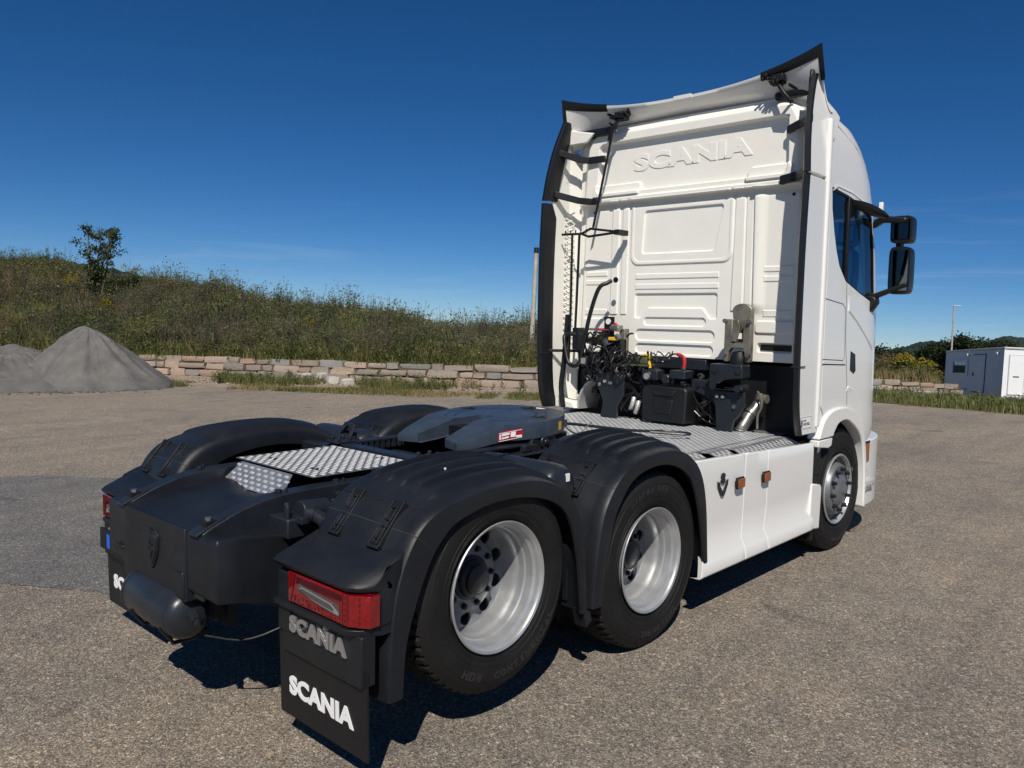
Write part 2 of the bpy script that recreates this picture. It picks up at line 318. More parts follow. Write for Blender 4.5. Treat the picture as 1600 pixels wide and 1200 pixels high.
# windows (tinted glass set back in the openings, black frame)
def inset_poly(P, d):
    n = len(P); out = []
    for i in range(n):
        a, b, c = np.array(P[i - 1]), np.array(P[i]), np.array(P[(i + 1) % n]); e1, e2 = b - a, c - b
        n1 = np.array([-e1[1], e1[0]]) / np.linalg.norm(e1); n2 = np.array([-e2[1], e2[0]]) / np.linalg.norm(e2); q = n1 + n2; q = q / max(.5, q @ q) * 2 * .5 * 2
        out.append(tuple(b + q * d * .5 * (1 if True else 0)))
    return out
def xcab(y, z):                                                  # half width of the cab side at a point
    w, ys, yf = plan(z)
    if y <= ys: return w
    rc = .82 * w / 1.25; s = min(1, (y - ys) / (yf - ys)); return w - rc + rc * math.sqrt(max(0, 1 - s * s))
for sx in (1, -1):
    A = sum(win[i][0] * win[(i + 1) % len(win)][1] - win[(i + 1) % len(win)][0] * win[i][1] for i in range(len(win)))
    ii = inset_poly(win, -.03 if A < 0 else .03)
    f = MB(); n = len(win)
    o0 = [(sx * (xcab(*p) - .004), *p) for p in win]; o1 = [(sx * (xcab(*p) - .006), *p) for p in ii]; o2 = [(sx * (xcab(*p) - .03), *p) for p in ii]
    f.loft([o0, o1, o2], True, False); w_ = f.build('side_window', 'rubber_edge', truck, smooth=0)
    MB().add([(sx * (xcab(*p) - .018), *p) for p in ii], [tuple(range(n))]).build('pane', 'cab_glass', w_, smooth=0)
    MB().prism([(3.945, 2.20), (3.99, 2.19), (3.99, 2.885), (3.945, 2.89)], 'yz', sx * 1.205, sx * 1.243).build('window_divider', 'rubber_edge', w_, bevel=.004)
MB().add([(-1.0, 5.32, 2.07), (1.0, 5.32, 2.07), (.94, 5.05, 2.83), (-.94, 5.05, 2.83)], [(0, 1, 2, 3)]).build('windscreen', 'cab_glass', truck, smooth=0)
# interior: floor tray, dash, seats, headliner
cs = MB().box(-.82, .82, 4.75, 5.1, 1.7, 2.08); cs.box(-1.16, 1.16, 3.70, 4.9, 1.63, 1.70)
cs.build('dashboard', 'interior', truck, bevel=.03)
for sx in (-.62, .62):
    s_ = MB().box(sx - .26, sx + .26, 4.05, 4.5, 1.95, 2.1).build('seat', 'interior', truck, bevel=.04)
    MB().box(sx - .25, sx + .25, 3.97, 4.09, 2.08, 2.68).build('backrest', 'interior', s_, bevel=.04)
    MB().box(sx - .13, sx + .13, 3.98, 4.07, 2.70, 2.88).build('headrest', 'interior', s_, bevel=.03)
# ---------------- rear wall of the cab: pressed sheet, relief as a height field
def rr(X, Z, x0, x1, z0, z1, r, w=.008):
    w *= .62
    cx, cz = (x0 + x1) / 2, (z0 + z1) / 2; dx = np.abs(X - cx) - (x1 - x0) / 2 + r; dz = np.abs(Z - cz) - (z1 - z0) / 2 + r
    d = np.hypot(np.maximum(dx, 0), np.maximum(dz, 0)) + np.minimum(np.maximum(dx, dz), 0) - r
    return 1 - sm(-w, w, d)
def wall_h(X, Z):
    h = np.zeros_like(X)
    lo = Z < 2.955
    # lower sheet
    h += .012 * rr(X, Z, -.52, .49, 2.37, 2.99, .09, .014) * lo - .004 * rr(X, Z, -.49, .46, 2.40, 2.99, .08, .01) * lo
    h -= .016 * rr(X - (Z - 2.66) * (.13 + .2 * X), Z, -.39, .36, 2.47, 2.845, .03, .007)
    h += lo * .010 * (sm(.50, .515, X - (Z - 2.9) * .02) - sm(.585, .60, X)) * (Z > 1.97)
    h += lo * .008 * (sm(.60, .61, X) - sm(.66, .675, X)) * (Z > 1.97)
    h += lo * .030 * (sm(.672, .70, X + (Z - 2.0) * .012) - .8 * sm(.70, .80, X)) * sm(1.93, 2.03, Z)
    h += lo * .010 * (sm(-.74, -.725, X) - sm(-.66, -.645, X)) * (Z > 1.93) + lo * .008 * (sm(-.625, -.61, X) - sm(-.56, -.545, X)) * (Z > 1.93)
    for z0 in (2.245, 2.155): h += .006 * rr(X, Z, -.46, .37, z0, z0 + .045, .004, .004)
    k = rr(X, Z, -.46 - (Z * 0), .36, 1.90, 2.115, .02, .006); bump = 2 * .0 + np.where(np.abs(X + .05) < .31, 1, 0)
    arc = sm(1.985, 1.999, Z + .10 * sm(.26, .37, np.abs(X + .05)))
    h -= .016 * k * arc
    h -= .013 * rr(X, Z, -.36, .26, 1.835, 1.905, .034, .006) + .015 * rr(X, Z, -.445, .345, 1.70, 1.80, .045, .006) + .015 * rr(X, Z, -.44, .335, 1.585, 1.672, .04, .006)
    for s in (1, -1):
        X2 = X * s
        for z0, z1 in ((2.28, 2.322), (2.203, 2.245), (1.924, 1.975)): h += .006 * rr(X2, Z, .775, 1.02, z0, z1, .004, .004)
        h += .016 * rr(X2, Z, .715, 1.04, 1.793, 1.888, .022, .006)
        h -= .03 * rr(X2, Z, .735, 1.02, 1.64, 1.712, .018, .005)
    # gutter lip and upper sheet
    h -= .035 * np.exp(-((Z - 2.918) / .022) ** 2)
    h += .052 * (sm(2.936, 2.946, Z) - sm(2.975, 2.995, Z)) + .034 * (sm(2.975, 2.995, Z))
    h -= .050 * rr(X, Z, -.90, .955, 3.035, 3.475, .045, .012)
    h += .024 * rr(X, Z, -.94, -.44, 2.98, 3.108, .03, .01) * (Z > 3.0) + .024 * rr(X, Z, .60, 1.0, 2.98, 3.115 + .0, .05, .012) * (Z > 3.0)
    # rounded outer edge
    ex = np.interp(Z, [1.5, 2.9, 3.35, 3.5, 3.6], [1.13, 1.10, 1.09, 1.075, 1.05]) - np.abs(X); ez = 3.615 - Z; q = np.hypot(np.maximum(.10 - ex, 0), np.maximum(.10 - ez, 0))
    h -= .055 * sm(.03, .105, q)
    return h
xs = np.linspace(-1.135, 1.135, 640); zz = np.linspace(1.565, 3.625, 580); X, Z = np.meshgrid(xs, zz); Y = 3.50 - wall_h(X, Z)
# round the top corners of the sheet by pulling its border in
lim = np.interp(Z, [1.5, 2.95, 3.45, 3.55, 3.6, 3.625], [1.135, 1.12, 1.10, 1.06, 1.0, .93]); X = X * lim / 1.135
nx, nz = len(xs), len(zz)
me = bpy.data.meshes.new('rear_wall'); idx = np.arange(nx * nz).reshape(nz, nx)
fs = np.stack([idx[:-1, :-1], idx[:-1, 1:], idx[1:, 1:], idx[1:, :-1]], -1).reshape(-1, 4)
me.from_pydata(np.stack([X, Y, Z], -1).reshape(-1, 3).tolist(), [], fs.tolist()); me.update()
rear = finish(me, 'rear_wall', 'white_plastic', truck, smooth=0, fix=False); me.shade_smooth()
MB().loft([[(x, y, z) for x, z in ((-1.12, 1.57), (-1.11, 2.95), (-1.09, 3.45), (-1.05, 3.56), (-.92, 3.60), (.92, 3.60), (1.05, 3.56), (1.09, 3.45), (1.11, 2.95), (1.12, 1.57))] for y in (3.535, 3.60)]).build('rear_wall_edge', 'white_plastic', rear, smooth=30)
put_text('SCANIA', 'raised_lettering', 'white_plastic', rear, 1.14, .150, .014, (.05, 3.517, 3.285), (1, 0, .012), (.16, 0, 1), bold=.05, bevel=.006, space=1.02)
sl_ = MB()
for s in (1, -1): sl_.box(s * .75, s * 1.01, 3.518, 3.526, 1.652, 1.70)
sl_.build('vent_slot', 'black_plastic', rear, bevel=.003)
cp = MB()
for x, z in ((.985, 2.87), (-.93, 2.87), (.93, 3.44), (.03, 1.585)): cp.cyl((x, 3.49, z), (x, 3.502, z), .013, n=16)
cp.build('plug', 'black_plastic', rear, smooth=40)
# rear sill under the wall
MB().box(-.95, .28, 3.50, 3.62, 1.46, 1.555).build('floor_beam', 'chassis_paint', truck, bevel=.01)
MB().box(-1.18, 1.18, 3.62, 3.66, .95, 1.60).build('engine_tunnel', 'black_plastic', truck)
MB().box(-1.16, 1.16, 3.62, 4.5, 1.53, 1.57).box(-.7, .7, 4.5, 5.2, 1.535, 1.565).build('cab_floor', 'black_plastic', truck)
# ---------------- side fairings
edge = [(3.19, 1.045), (3.145, 1.16), (3.118, 1.30), (3.10, 1.6), (3.094, 2.0), (3.098, 2.46), (3.12, 2.94)]
edge_up = [(3.122, 2.965), (3.155, 3.2), (3.22, 3.45), (3.325, 3.70)]
e1 = [tuple(p) for p in hermite(edge, 24)]; e2 = [tuple(p) for p in hermite(edge_up, 14)]
def taper(o):
    for v in o.data.vertices:
        k = min(1, max(0, (v.co.z - 2.965) / .72)) * min(1, max(0, (3.60 - v.co.y) / .28)); v.co.x *= 1 - .052 * k
for sx in (1, -1):
    fx0, fx1 = sx * 1.215, sx * 1.252
    fl = MB().prism([(3.50, 1.045)] + e1 + [(3.46, 2.94)], 'yz', fx0, fx1).build('side_fairing', 'white_paint', truck, bevel=.006, smooth=30)
    up = [(3.47, 2.965)] + e2 + [(3.36, 3.66), (3.40, 3.59), (3.46, 3.53), (3.58, 3.475), (3.66, 3.44), (3.60, 3.30), (3.52, 3.20)]
    MB().prism([(y, z) for y, z in up], 'yz', sx * 1.220, sx * 1.248).build('upper_fairing', 'white_paint', fl, bevel=.006, smooth=30)
    taper(bpy.data.objects[-1] if False else [o for o in fl.children][-1])
    for nm, e in (('rubber_edge', e1), ('rubber_edge', e2)):
        a = [(y + .002, z) for y, z in e]; b = [(y + .15 * (.55 if i > len(e) * .93 else 1), z) for i, (y, z) in enumerate(e)]
        rb = MB(); rings = []
        for (y, z), (yb, zb) in zip(e, b):
            rings.append([(sx * 1.258, y - .012, z), (sx * 1.258, y + .022, z), (sx * 1.2535, y + .025, z), (sx * 1.213, y + .03, z), (sx * 1.213, yb, zb), (sx * 1.204, yb, zb), (sx * 1.204, y + .01, z), (sx * 1.225, y - .018, z)])
        ro_ = rb.loft(rings).build(nm, 'rubber_edge', fl, smooth=40)
        if e is e2: taper(ro_)
        if nm and e is e1:
            MB().box(sx * 1.202, sx * 1.260, 3.08, 3.21, 1.555, 1.562).build('seam', 'seam', fl, smooth=0)
    # filler between fairing and cab corner, white inner panel
    ip = MB().loft([[(sx * 1.214, 3.22, z), (sx * 1.214, 3.46, z), (sx * 1.15, 3.56, z), (sx * 1.15, 3.575, z), (sx * 1.22, 3.50, z)] for z in np.linspace(1.05, 3.42, 12)])
    ip.build('inner_panel', 'white_plastic', fl, smooth=30)
    # ladder-like stiffening in the gap on the far side
    if sx == -1:
        gr = MB()
        for k in range(22):
            z = 1.62 + k * .058
            gr.tube([(-1.205, 3.40, z), (-1.155, 3.48, z + .05)], .006, 5)
            gr.tube([(-1.205, 3.40, z + .05), (-1.155, 3.48, z)], .006, 5)
        gr.build('lattice', 'white_plastic', fl)
# fairing brackets
br = []
def bracket(pts, w=.035, t=.02, sx=-1):
    b = MB(); P = [Vector(p) for p in pts]
    for a, c in zip(P[:-1], P[1:]):
        d = (c - a).normalized(); up_ = Vector((0, 0, 1)); s = d.cross(up_).normalized()
        b.loft([[q + up_ * w + s * t, q + up_ * w - s * t, q - up_ * w - s * t, q - up_ * w + s * t] for q in (a, c)])
    return b.build('fairing_bracket', 'black_plastic', truck, bevel=.006)
bracket([(-1.20, 3.22, 3.42), (-1.06, 3.40, 3.36), (-.97, 3.44, 3.345), (-.80, 3.455, 3.345)], .030, .015)
bracket([(-1.20, 3.22, 3.03), (-1.05, 3.40, 2.98), (-.93, 3.44, 2.965), (-.86, 3.44, 2.965)], .030, .015)
bracket([(1.21, 3.22, 3.36), (1.06, 3.40, 3.38), (.93, 3.46, 3.355)], .030, .015)
bracket([(1.21, 3.22, 2.985), (1.05, 3.40, 2.99), (.90, 3.44, 2.975)], .034, .02)
bracket([(1.21, 3.25, 2.20), (1.15, 3.33, 2.20)], .03, .02); bracket([(-1.21, 3.2, 1.58), (-1.0, 3.42, 1.58)], .014, .012)
# triangular carrier and rods at the left gap
tri = MB().tube([(-1.16, 3.30, 2.665), (-.93, 3.30, 2.66), (-.83, 3.30, 2.70), (-.53, 3.30, 2.655)], .012, 6)
tri.tube([(-.93, 3.30, 2.66), (-.85, 3.30, 2.63), (-.53, 3.30, 2.65)], .012, 6); tri.box(-.56, -.51, 3.29, 3.44, 2.63, 2.675)
for k in range(5): tri.cyl((-1.12 + k * .06, 3.30, 2.66), (-1.12 + k * .06, 3.30, 2.70), .006, n=6)
tri.build('hose_carrier', 'black_plastic', truck)
for pts, r in (([(-1.04, 3.30, 2.66), (-1.045, 3.31, 2.0), (-1.07, 3.33, 1.5)], .011), ([(-.955, 3.30, 2.66), (-.975, 3.31, 2.1), (-.985, 3.30, 1.62)], .012), ([(-1.07, 3.30, 1.92), (-1.085, 3.28, 1.5), (-1.09, 3.25, 1.25), (-1.035, 3.22, 1.06)], .024)):
    MB().tube(hermite(pts, 14), r, 8).build('fairing_rod', 'rubber_edge', truck)
# ---------------- roof spoiler
def spo(s, t, off=0):
    """s -1..1 across, t 0 trailing edge .. 1 leading edge"""
    a = abs(s); x = 1.205 * s
    y0 = 3.42 - .093 * a * a; z0 = 3.757 + .131 * a ** 2.6
    y1 = 3.80 - .28 * a ** 4; z1 = 3.605 - .13 * a ** 5
    q = t; y = y0 + (y1 - y0) * q; z = z0 + (z1 - z0) * (1 - (1 - q) ** 1.7) - .03 * math.sin(PI * q) * (.3 + a)
    return (x * (1 + .034 * q * a), y, z + off * (1 - .75 * a))
def sheet(s0, s1, ns, t0, t1, ntt, th, off=0):
    top = [[spo(s, t, off) for s in np.linspace(s0, s1, ns)] for t in np.linspace(t0, t1, ntt)]; bot = [[(x, y + .004, z - th) for x, y, z in r] for r in top]
    g = MB(); N = ns; a = [p for r in top for p in r]; b = [p for r in bot for p in r]; o = len(a); fs = []
    for i in range(ntt - 1):
        for k in range(N - 1):
            fs.append((i * N + k, i * N + k + 1, (i + 1) * N + k + 1, (i + 1) * N + k)); fs.append(tuple(o + q for q in (i * N + k, (i + 1) * N + k, (i + 1) * N + k + 1, i * N + k + 1)))
    for k in range(N - 1): fs.append((k, o + k, o + k + 1, k + 1)); e = (ntt - 1) * N; fs.append((e + k, e + k + 1, o + e + k + 1, o + e + k))
    for i in range(ntt - 1): fs.append((i * N, (i + 1) * N, o + (i + 1) * N, o + i * N)); fs.append((i * N + N - 1, o + i * N + N - 1, o + (i + 1) * N + N - 1, (i + 1) * N + N - 1))
    return g.add(a + b, fs)
spl = sheet(-1, 1, 61, 0, 1, 16, .022).build('roof_spoiler', 'white_paint', truck, smooth=40)
for s0, s1 in ((-1.012, -.62), (.60, 1.012)):
    sheet(s0, s1, 61, -.02, .040, 4, .036, .008).build('rubber_edge', 'rubber_edge', spl, smooth=40)
for s0 in (-1.014, .985): sheet(s0, s0 + .03, 4, -.02, .26, 16, .038, .009).build('rubber_edge', 'rubber_edge', spl, smooth=40)
sheet(-.06, .08, 8, -.02, .12, 3, .03, .004).build('edge_notch', 'white_paint', spl, smooth=40)
# spoiler hinges and struts
for x, k in ((-.60, 1), (.86, -1)):
    h_ = MB(); z = 3.66 if k > 0 else 3.71
    h_.box(x - .06, x + .05, 3.38, 3.46, z - .01, z + .03); h_.box(x - .03, x + .06, 3.34, 3.42, z, z + .05)
    for q in range(9):
        random.seed(q + int(x * 10)); a = x + random.uniform(-.13, .13); b = z + random.uniform(-.05, .06); h_.cyl((a, 3.33, b), (a + random.uniform(-.04, .04), 3.42, b + random.uniform(-.03, .03)), .013, n=8)
    h_.tube([(x, 3.38, z), (x - .07 * k, 3.36, z - .10), (x - .12 * k, 3.40, z - .17)], .018, 8)
    h_.build('spoiler_hinge', 'black_plastic', truck, bevel=.004)
MB().tube([(-.62, 3.38, 3.60), (-.66, 3.36, 3.56), (-.70, 3.38, 3.42), (-.86, 3.38, 2.72)], .012, 8).build('spoiler_strut', 'rubber_edge', truck)
MB().tube([(-.645, 3.385, 3.60), (-.70, 3.38, 3.40), (-.87, 3.38, 2.70)], .007, 8).build('spoiler_strut', 'steel', truck)
MB().box(-1.10, -.72, 3.42, 3.52, 3.555, 3.62).build('roof_rail', 'rubber_edge', truck, bevel=.01)
MB().box(.80, 1.14, 3.46, 3.52, 3.60, 3.66).build('roof_rail', 'rubber_edge', truck, bevel=.02)
MB().prism([(-1.20, 3.50), (-.98, 3.50), (-.90, 3.58), (-1.17, 3.64)], 'xz', 3.40, 3.43).build('corner_plate', 'white_plastic', truck, bevel=.01)
MB().tube([(1.15, 3.36, 3.70), (1.15, 3.34, 3.73), (1.15, 3.33, 3.66), (1.165, 3.29, 3.5), (1.18, 3.24, 3.2), (1.195, 3.20, 2.98)], .018, 8).build('spoiler_cable', 'rubber_edge', truck)
# roof side step: long crease on the roof flank
MB().tube([(xcab(3.62, 3.42) + .001, 3.62, 3.42), (xcab(3.75, 3.40) + .001, 3.75, 3.40), (xcab(4.1, 3.28) + .001, 4.1, 3.28), (xcab(4.35, 3.10) + .001, 4.35, 3.10)], .006, 6).build('roof_crease', 'white_paint', truck)
# ---------------- seams, hatch, handle on the cab sides
def strip(pts, w, name, m, parent, off=.0015, sx=1, sub=True):
    P = [np.array(p) for p in pts]; L = []; Rr = []
    for i, p in enumerate(P):
        t = P[min(i + 1, len(P) - 1)] - P[max(i - 1, 0)]; t = t / np.linalg.norm(t); n = np.array([-t[1], t[0]]) * w / 2
        for S_, q in ((L, p + n), (Rr, p - n)): S_.append((sx * (xcab(q[0], q[1]) + off), q[0], q[1]))
    k = len(P); return MB().add(L + Rr, [(i, i + 1, k + i + 1, k + i) for i in range(k - 1)]).build(name, m, parent, smooth=0, fix=False)
def dens(pts, n=6):
    out = []
    for a, b in zip(pts[:-1], pts[1:]): out += [tuple(np.array(a) + (np.array(b) - np.array(a)) * t / n) for t in range(n)]
    return out + [pts[-1]]
for sx in (1, -1):
    door = strip(dens([(3.955, 2.205), (3.99, 1.75), (4.045, 1.50), (4.075, 1.33), (4.085, 1.215)]), .006, 'door_seam', 'seam', cab, sx=sx)
    strip(dens([(3.52, 2.07), (3.90, 2.035), (3.95, 2.0), (3.985, 1.62), (3.955, 1.585), (3.53, 1.605), (3.50, 1.63), (3.50, 2.05), (3.52, 2.07)]), .005, 'hatch_seam', 'seam', cab, sx=sx)
    strip(dens([(3.44, 1.57), (4.01, 1.548)]), .009, 'lower_seam', 'seam', cab, sx=sx)
    strip(dens([(3.47, 1.56), (3.465, 1.33), (3.60, 1.17)]), .006, 'panel_seam', 'seam', cab, sx=sx)
    strip(dens([(3.575, 2.885), (3.70, 2.945), (4.0, 2.93), (4.30, 2.88), (4.44, 2.84)]), .012, 'drip_rail', 'white_paint', cab, off=.012, sx=sx)
    MB().prism([(4.11, 1.66), (4.22, 1.63), (4.245, 1.49), (4.20, 1.465), (4.115, 1.50)], 'yz', sx * 1.236, sx * 1.2525).build('door_handle', 'rubber_edge', cab, bevel=.004)
    # body crease: shallow raised belt falling forward from the hatch to the front
    cr = MB(); rings = []
    for y, z in dens([(4.02, 1.99), (4.2, 1.91), (4.4, 1.80), (4.62, 1.67)], 5):
        x = xcab(y, z); rings.append([(sx * (x - .003), y, z + .16), (sx * (x + .0085), y, z + .006), (sx * (x + .0075), y, z - .002), (sx * (x - .004), y, z - .022)])
    cr.loft(rings).build('belt_crease', 'white_paint', cab, smooth=20)
    cr = MB(); rings = []
    for y, z in dens([(4.085, 1.36), (4.22, 1.33), (4.36, 1.24), (4.46, 1.08), (4.52, .95)], 5):
        x = xcab(y, z); rings.append([(sx * (x - .004), y - .06, z - .05), (sx * (x + .006), y, z), (sx * (x + .006), y + .006, z + .006), (sx * (x - .004), y + .018, z + .018)])
    cr.loft(rings).build('arch_crease', 'white_paint', cab, smooth=20)
for sx in (1, -1): MB().box(sx * 1.225, sx * 1.268, 3.452, 3.512, 1.08, 3.40).build('corner_trim', 'white_paint', truck, bevel=.02, seg=4)
# sticker at the foot of the right fairing
st = MB().box(1.2525, 1.2538, 3.175, 3.38, 1.088, 1.185).build('dealer_sticker', 'white_letter', truck)
fr_ = MB()
for a in ((3.18, 3.375, 1.177, 1.180), (3.18, 3.375, 1.093, 1.096), (3.18, 3.183, 1.093, 1.18), (3.372, 3.375, 1.093, 1.18)): fr_.box(1.2538, 1.2542, *a)
fr_.build('sticker_border', 'seam', st)
put_text('Svenska', 'lettering', 'red_sticker', st, .055, .014, .0008, (1.2544, 3.255, 1.155), (0, 1, 0), (0, 0, 1))
put_text('HOLTAKIL', 'lettering', 'seam', st, .115, .022, .0008, (1.2544, 3.29, 1.127), (0, 1, 0), (0, 0, 1), bold=.02)
MB().prism([(3.195, 1.105), (3.215, 1.105), (3.218, 1.15), (3.205, 1.168), (3.192, 1.15)], 'yz', 1.2538, 1.2544).build('sticker_emblem', 'seam', st)
# ---------------- front wheel arch guard, lower flap, bumper end
def sweep_side(pi, po, x0, x1, name, m, parent, bevel=.01):
    n = len(pi); return MB().prism(list(pi) + list(reversed(po)), 'yz', x0, x1).build(name, m, parent, bevel=bevel, smooth=30)
ai = [tuple(p) for p in hermite([(3.775, .985), (3.80, 1.02), (3.87, 1.075), (3.97, 1.095), (4.08, 1.09), (4.2, 1.045), (4.33, .975), (4.42, .89), (4.47, .78), (4.505, .65), (4.525, .5), (4.535, .30)], 40)]
ao = [tuple(p) for p in hermite([(3.50, .985), (3.53, 1.05), (3.60, 1.135), (3.75, 1.195), (4.0, 1.205), (4.2, 1.165), (4.36, 1.085), (4.47, .95), (4.53, .80), (4.56, .65), (4.57, .5), (4.575, .28)], 40)]
for sx in (1, -1):
    ga = sweep_side(ai, ao, sx * 1.17, sx * 1.275, 'front_mudguard', 'white_paint', truck, .014)
    MB().prism([(y, z + .012) for y, z in ai] + [(y, z + .012) for y, z in reversed([(a[0] * .75 + b[0] * .25, a[1] * .75 + b[1] * .25) for a, b in zip(ai, ao)])], 'yz', sx * .85, sx * 1.168).build('arch_liner', 'black_plastic', ga, smooth=30)
    MB().prism([(3.50, .925), (3.50, .978), (3.775, .978), (3.76, .915), (3.70, .90)], 'yz', sx * 1.19, sx * 1.27).build('guard_foot', 'white_paint', ga, bevel=.008)
    MB().prism([(3.47, .965), (3.66, .915), (3.655, .86), (3.63, .62), (3.56, .55), (3.45, .60)], 'yz', sx * .95, sx * 1.235).build('guard_liner', 'black_plastic', ga, bevel=.015)
    MB().prism([(3.46, .78), (3.64, .74), (3.63, .70), (3.46, .72)], 'yz', sx * 1.2, sx * 1.25).build('guard_rib', 'black_plastic', ga, bevel=.01)
    MB().prism([(3.425, .655), (3.60, .625), (3.625, .60), (3.61, .27), (3.50, .285), (3.42, .345)], 'yz', sx * 1.12, sx * 1.262).build('guard_skirt', 'white_paint', ga, bevel=.012)
    MB().box(sx * .95, sx * 1.22, 3.55, 3.60, .17, .62).build('guard_flap', 'black_plastic', ga, bevel=.01)
    # bumper corner ahead of the wheel with step, marker and small lamp
    rings = []
    for z in np.linspace(.28, .86, 8):
        w = 1.235 - .06 * ((.86 - z) / .58) ** 2 * 0; pts = [(sx * (1.235), 4.58, z), (sx * 1.235, 4.70, z)]
        for a in np.linspace(0, PI / 2, 9)[1:]: pts.append((sx * (.75 + .485 * math.cos(a)), 4.70 + .85 * math.sin(a), z))
        pts += [(0, 5.55, z), (0, 5.45, z), (sx * .70, 5.42, z), (sx * 1.0, 5.0, z), (sx * 1.12, 4.58, z)]; rings.append(pts)
    bu = MB().loft(rings).build('bumper', 'white_paint', truck, bevel=.008, smooth=30)
    MB().box(sx * 1.232, sx * 1.246, 4.62, 4.70, .68, .84).build('marker_lamp', 'amber_lens', bu, bevel=.005)
    MB().box(sx * 1.232, sx * 1.241, 4.60, 4.72, .835, .86).build('step_trim', 'black_plastic', bu, bevel=.004)
    stp = MB()
    for k in range(5): stp.box(sx * 1.15, sx * 1.27, 4.60 + k * .045, 4.615 + k * .045, .43 + k * .012, .50 + k * .004)
    stp.box(sx * 1.255, sx * 1.27, 4.59, 4.82, .455, .475); stp.build('step_grille', 'galvanised', bu, bevel=.003)
    MB().cyl((sx * 1.232, 4.65, .60), (sx * 1.24, 4.65, .60), .014, n=12).build('plug', 'black_plastic', bu)
    MB().box(sx * .9, sx * 1.20, 4.57, 4.80, .80, .855).build('step_well', 'black_plastic', bu)
# ---------------- mirrors
for sx in (1, -1):
    mi = MB(); X0 = 1.30
    mi.prism([(1.225, 2.76), (1.30, 2.79), (1.48, 2.77), (1.50, 2.75), (1.48, 2.72), (1.30, 2.735), (1.225, 2.69)], 'xz', 4.53, 4.60)
    mi.prism([(1.20, 2.10), (1.26, 2.09), (1.52, 2.20), (1.52, 2.235), (1.26, 2.14), (1.20, 2.16)], 'xz', 4.53, 4.585)
    mi.prism([(1.20, 2.13), (1.29, 2.11), (1.30, 2.06), (1.245, 1.98), (1.20, 2.02)], 'xz', 4.50, 4.60)
    if sx < 0: mi.v = [(-x, y, z) for x, y, z in mi.v]
    ma = mi.build('mirror', 'rubber_edge', truck, bevel=.012, smooth=35)
    hd = MB()
    for (z0, z1) in ((2.56, 2.785), (2.135, 2.53)):
        rings = []
        for y, sc in ((4.57, 1.0), (4.64, 1.0), (4.72, .9), (4.76, .6)):
            cx, cz = 1.445, (z0 + z1) / 2; a, b = .085 * sc, (z1 - z0) / 2 * (.75 + .25 * sc); rings.append([(sx * (cx + a * math.copysign(abs(math.cos(t)) ** .35, math.cos(t))), y, cz + b * math.copysign(abs(math.sin(t)) ** .35, math.sin(t))) for t in np.linspace(0, 2 * PI, 33)[:-1]])
        hd.loft(rings)
    hd.box(sx * 1.40, sx * 1.44, 4.6, 4.68, 2.5, 2.6); hd.build('mirror_housing', 'rubber_edge', ma, smooth=40)
    for (z0, z1) in ((2.595, 2.755), (2.165, 2.50)):
        MB().box(sx * 1.375, sx * 1.515, 4.561, 4.568, z0, z1).build('mirror_glass', 'mirror_glass', ma)
    # kerb mirror pod over the door
    rings = []
    for t in np.linspace(0, 1, 9):
        rr_ = .050 * math.sin(PI * min(1, .12 + t * .8)) ** .6; c = Vector((sx * (1.25 + .10 * t), 4.02 + .46 * t, 2.845 - .07 * t)); rings.append([c + Vector((sx * rr_ * 1.1 * math.cos(a), 0, rr_ * .8 * math.sin(a))) for a in np.linspace(0, 2 * PI, 17)[:-1]])
    MB().loft(rings).build('kerb_mirror', 'rubber_edge', ma, smooth=50)
    MB().box(sx * 1.28, sx * 1.31, 4.50, 4.53, 2.80, 2.90).build('mirror_rim', 'white_plastic', ma, bevel=.003)
# ---------------- side skirt
prof = [(-.004, 1.005), (0, 1.0), (0, .90), (-.006, .62), (-.012, .44), (.022, .375), (.028, .30), (.015, .285), (-.03, .285)]
def skirt(sx):
    root = None
    segs = [(1.70, 2.335), (2.341, 2.672), (2.678, 3.455)]
    for i, (y0, y1) in enumerate(segs):
        ysn = np.linspace(y0, y1, 14); rings = []
        for y in ysn:
            ring = []
            for dx, z in prof:
                yy = y; zz_ = z
                if z > .95: zz_ = z - (y - 1.7) * .038 + .025
                if i == 0 and y < 1.95:                         # rear end follows the wheel arch and kicks back at the foot
                    k = (1.95 - y) / .25; yy = y + k * (.11 * math.exp(-((z - .50) / .17) ** 2) + .07 * (z < .95) * sm(.3, .6, z))
                    if z < .36: yy = y + k * .06 - .0
                bul = .018 * math.sin(PI * min(1, max(0, (z - .44) / .5))) * sm(2.2, 2.9, y)
                ring.append((sx * (1.25 + dx + bul * .6), yy, zz_))
            ring += [(sx * (x_ * sx - .03), y_, z_) for x_, y_, z_ in reversed([(p[0], p[1], p[2]) for p in ring])]
            rings.append(ring)
        o = MB().loft(rings).build('side_skirt' if i == 0 else 'skirt_panel', 'white_paint', truck if i == 0 else root, bevel=.004, smooth=28)
        if i == 0: root = o
    for y, z in ((2.23, .83), (2.61, .82)):
        MB().box(sx * 1.262, sx * 1.279, y - .05, y + .05, z - .038, z + .038).build('marker_base', 'black_plastic', root, bevel=.006)
        MB().box(sx * 1.279, sx * 1.288, y - .044, y + .044, z - .031, z + .031).build('marker_lamp', 'amber_lens', root, bevel=.004)
    if sx > 0:
        x = 1.2535
        put_text('8', 'emblem', 'chassis_paint', root, .056, .070, .006, (x + .004, 2.025, .885), (0, 1, 0), (0, 0, 1), bold=.02)
        V = MB()
        for s in (1, -1):
            V.prism([(2.025 + s * .042, .862), (2.025 + s * .068, .872), (2.025 + s * .062, .835), (2.025 + s * .022, .776), (2.025, .768), (2.025, .796), (2.025 + s * .034, .838)], 'yz', x, x + .007)
        V.build('emblem', 'chassis_paint', root, bevel=.001)
    return root
skirt(1); skirt(-1)
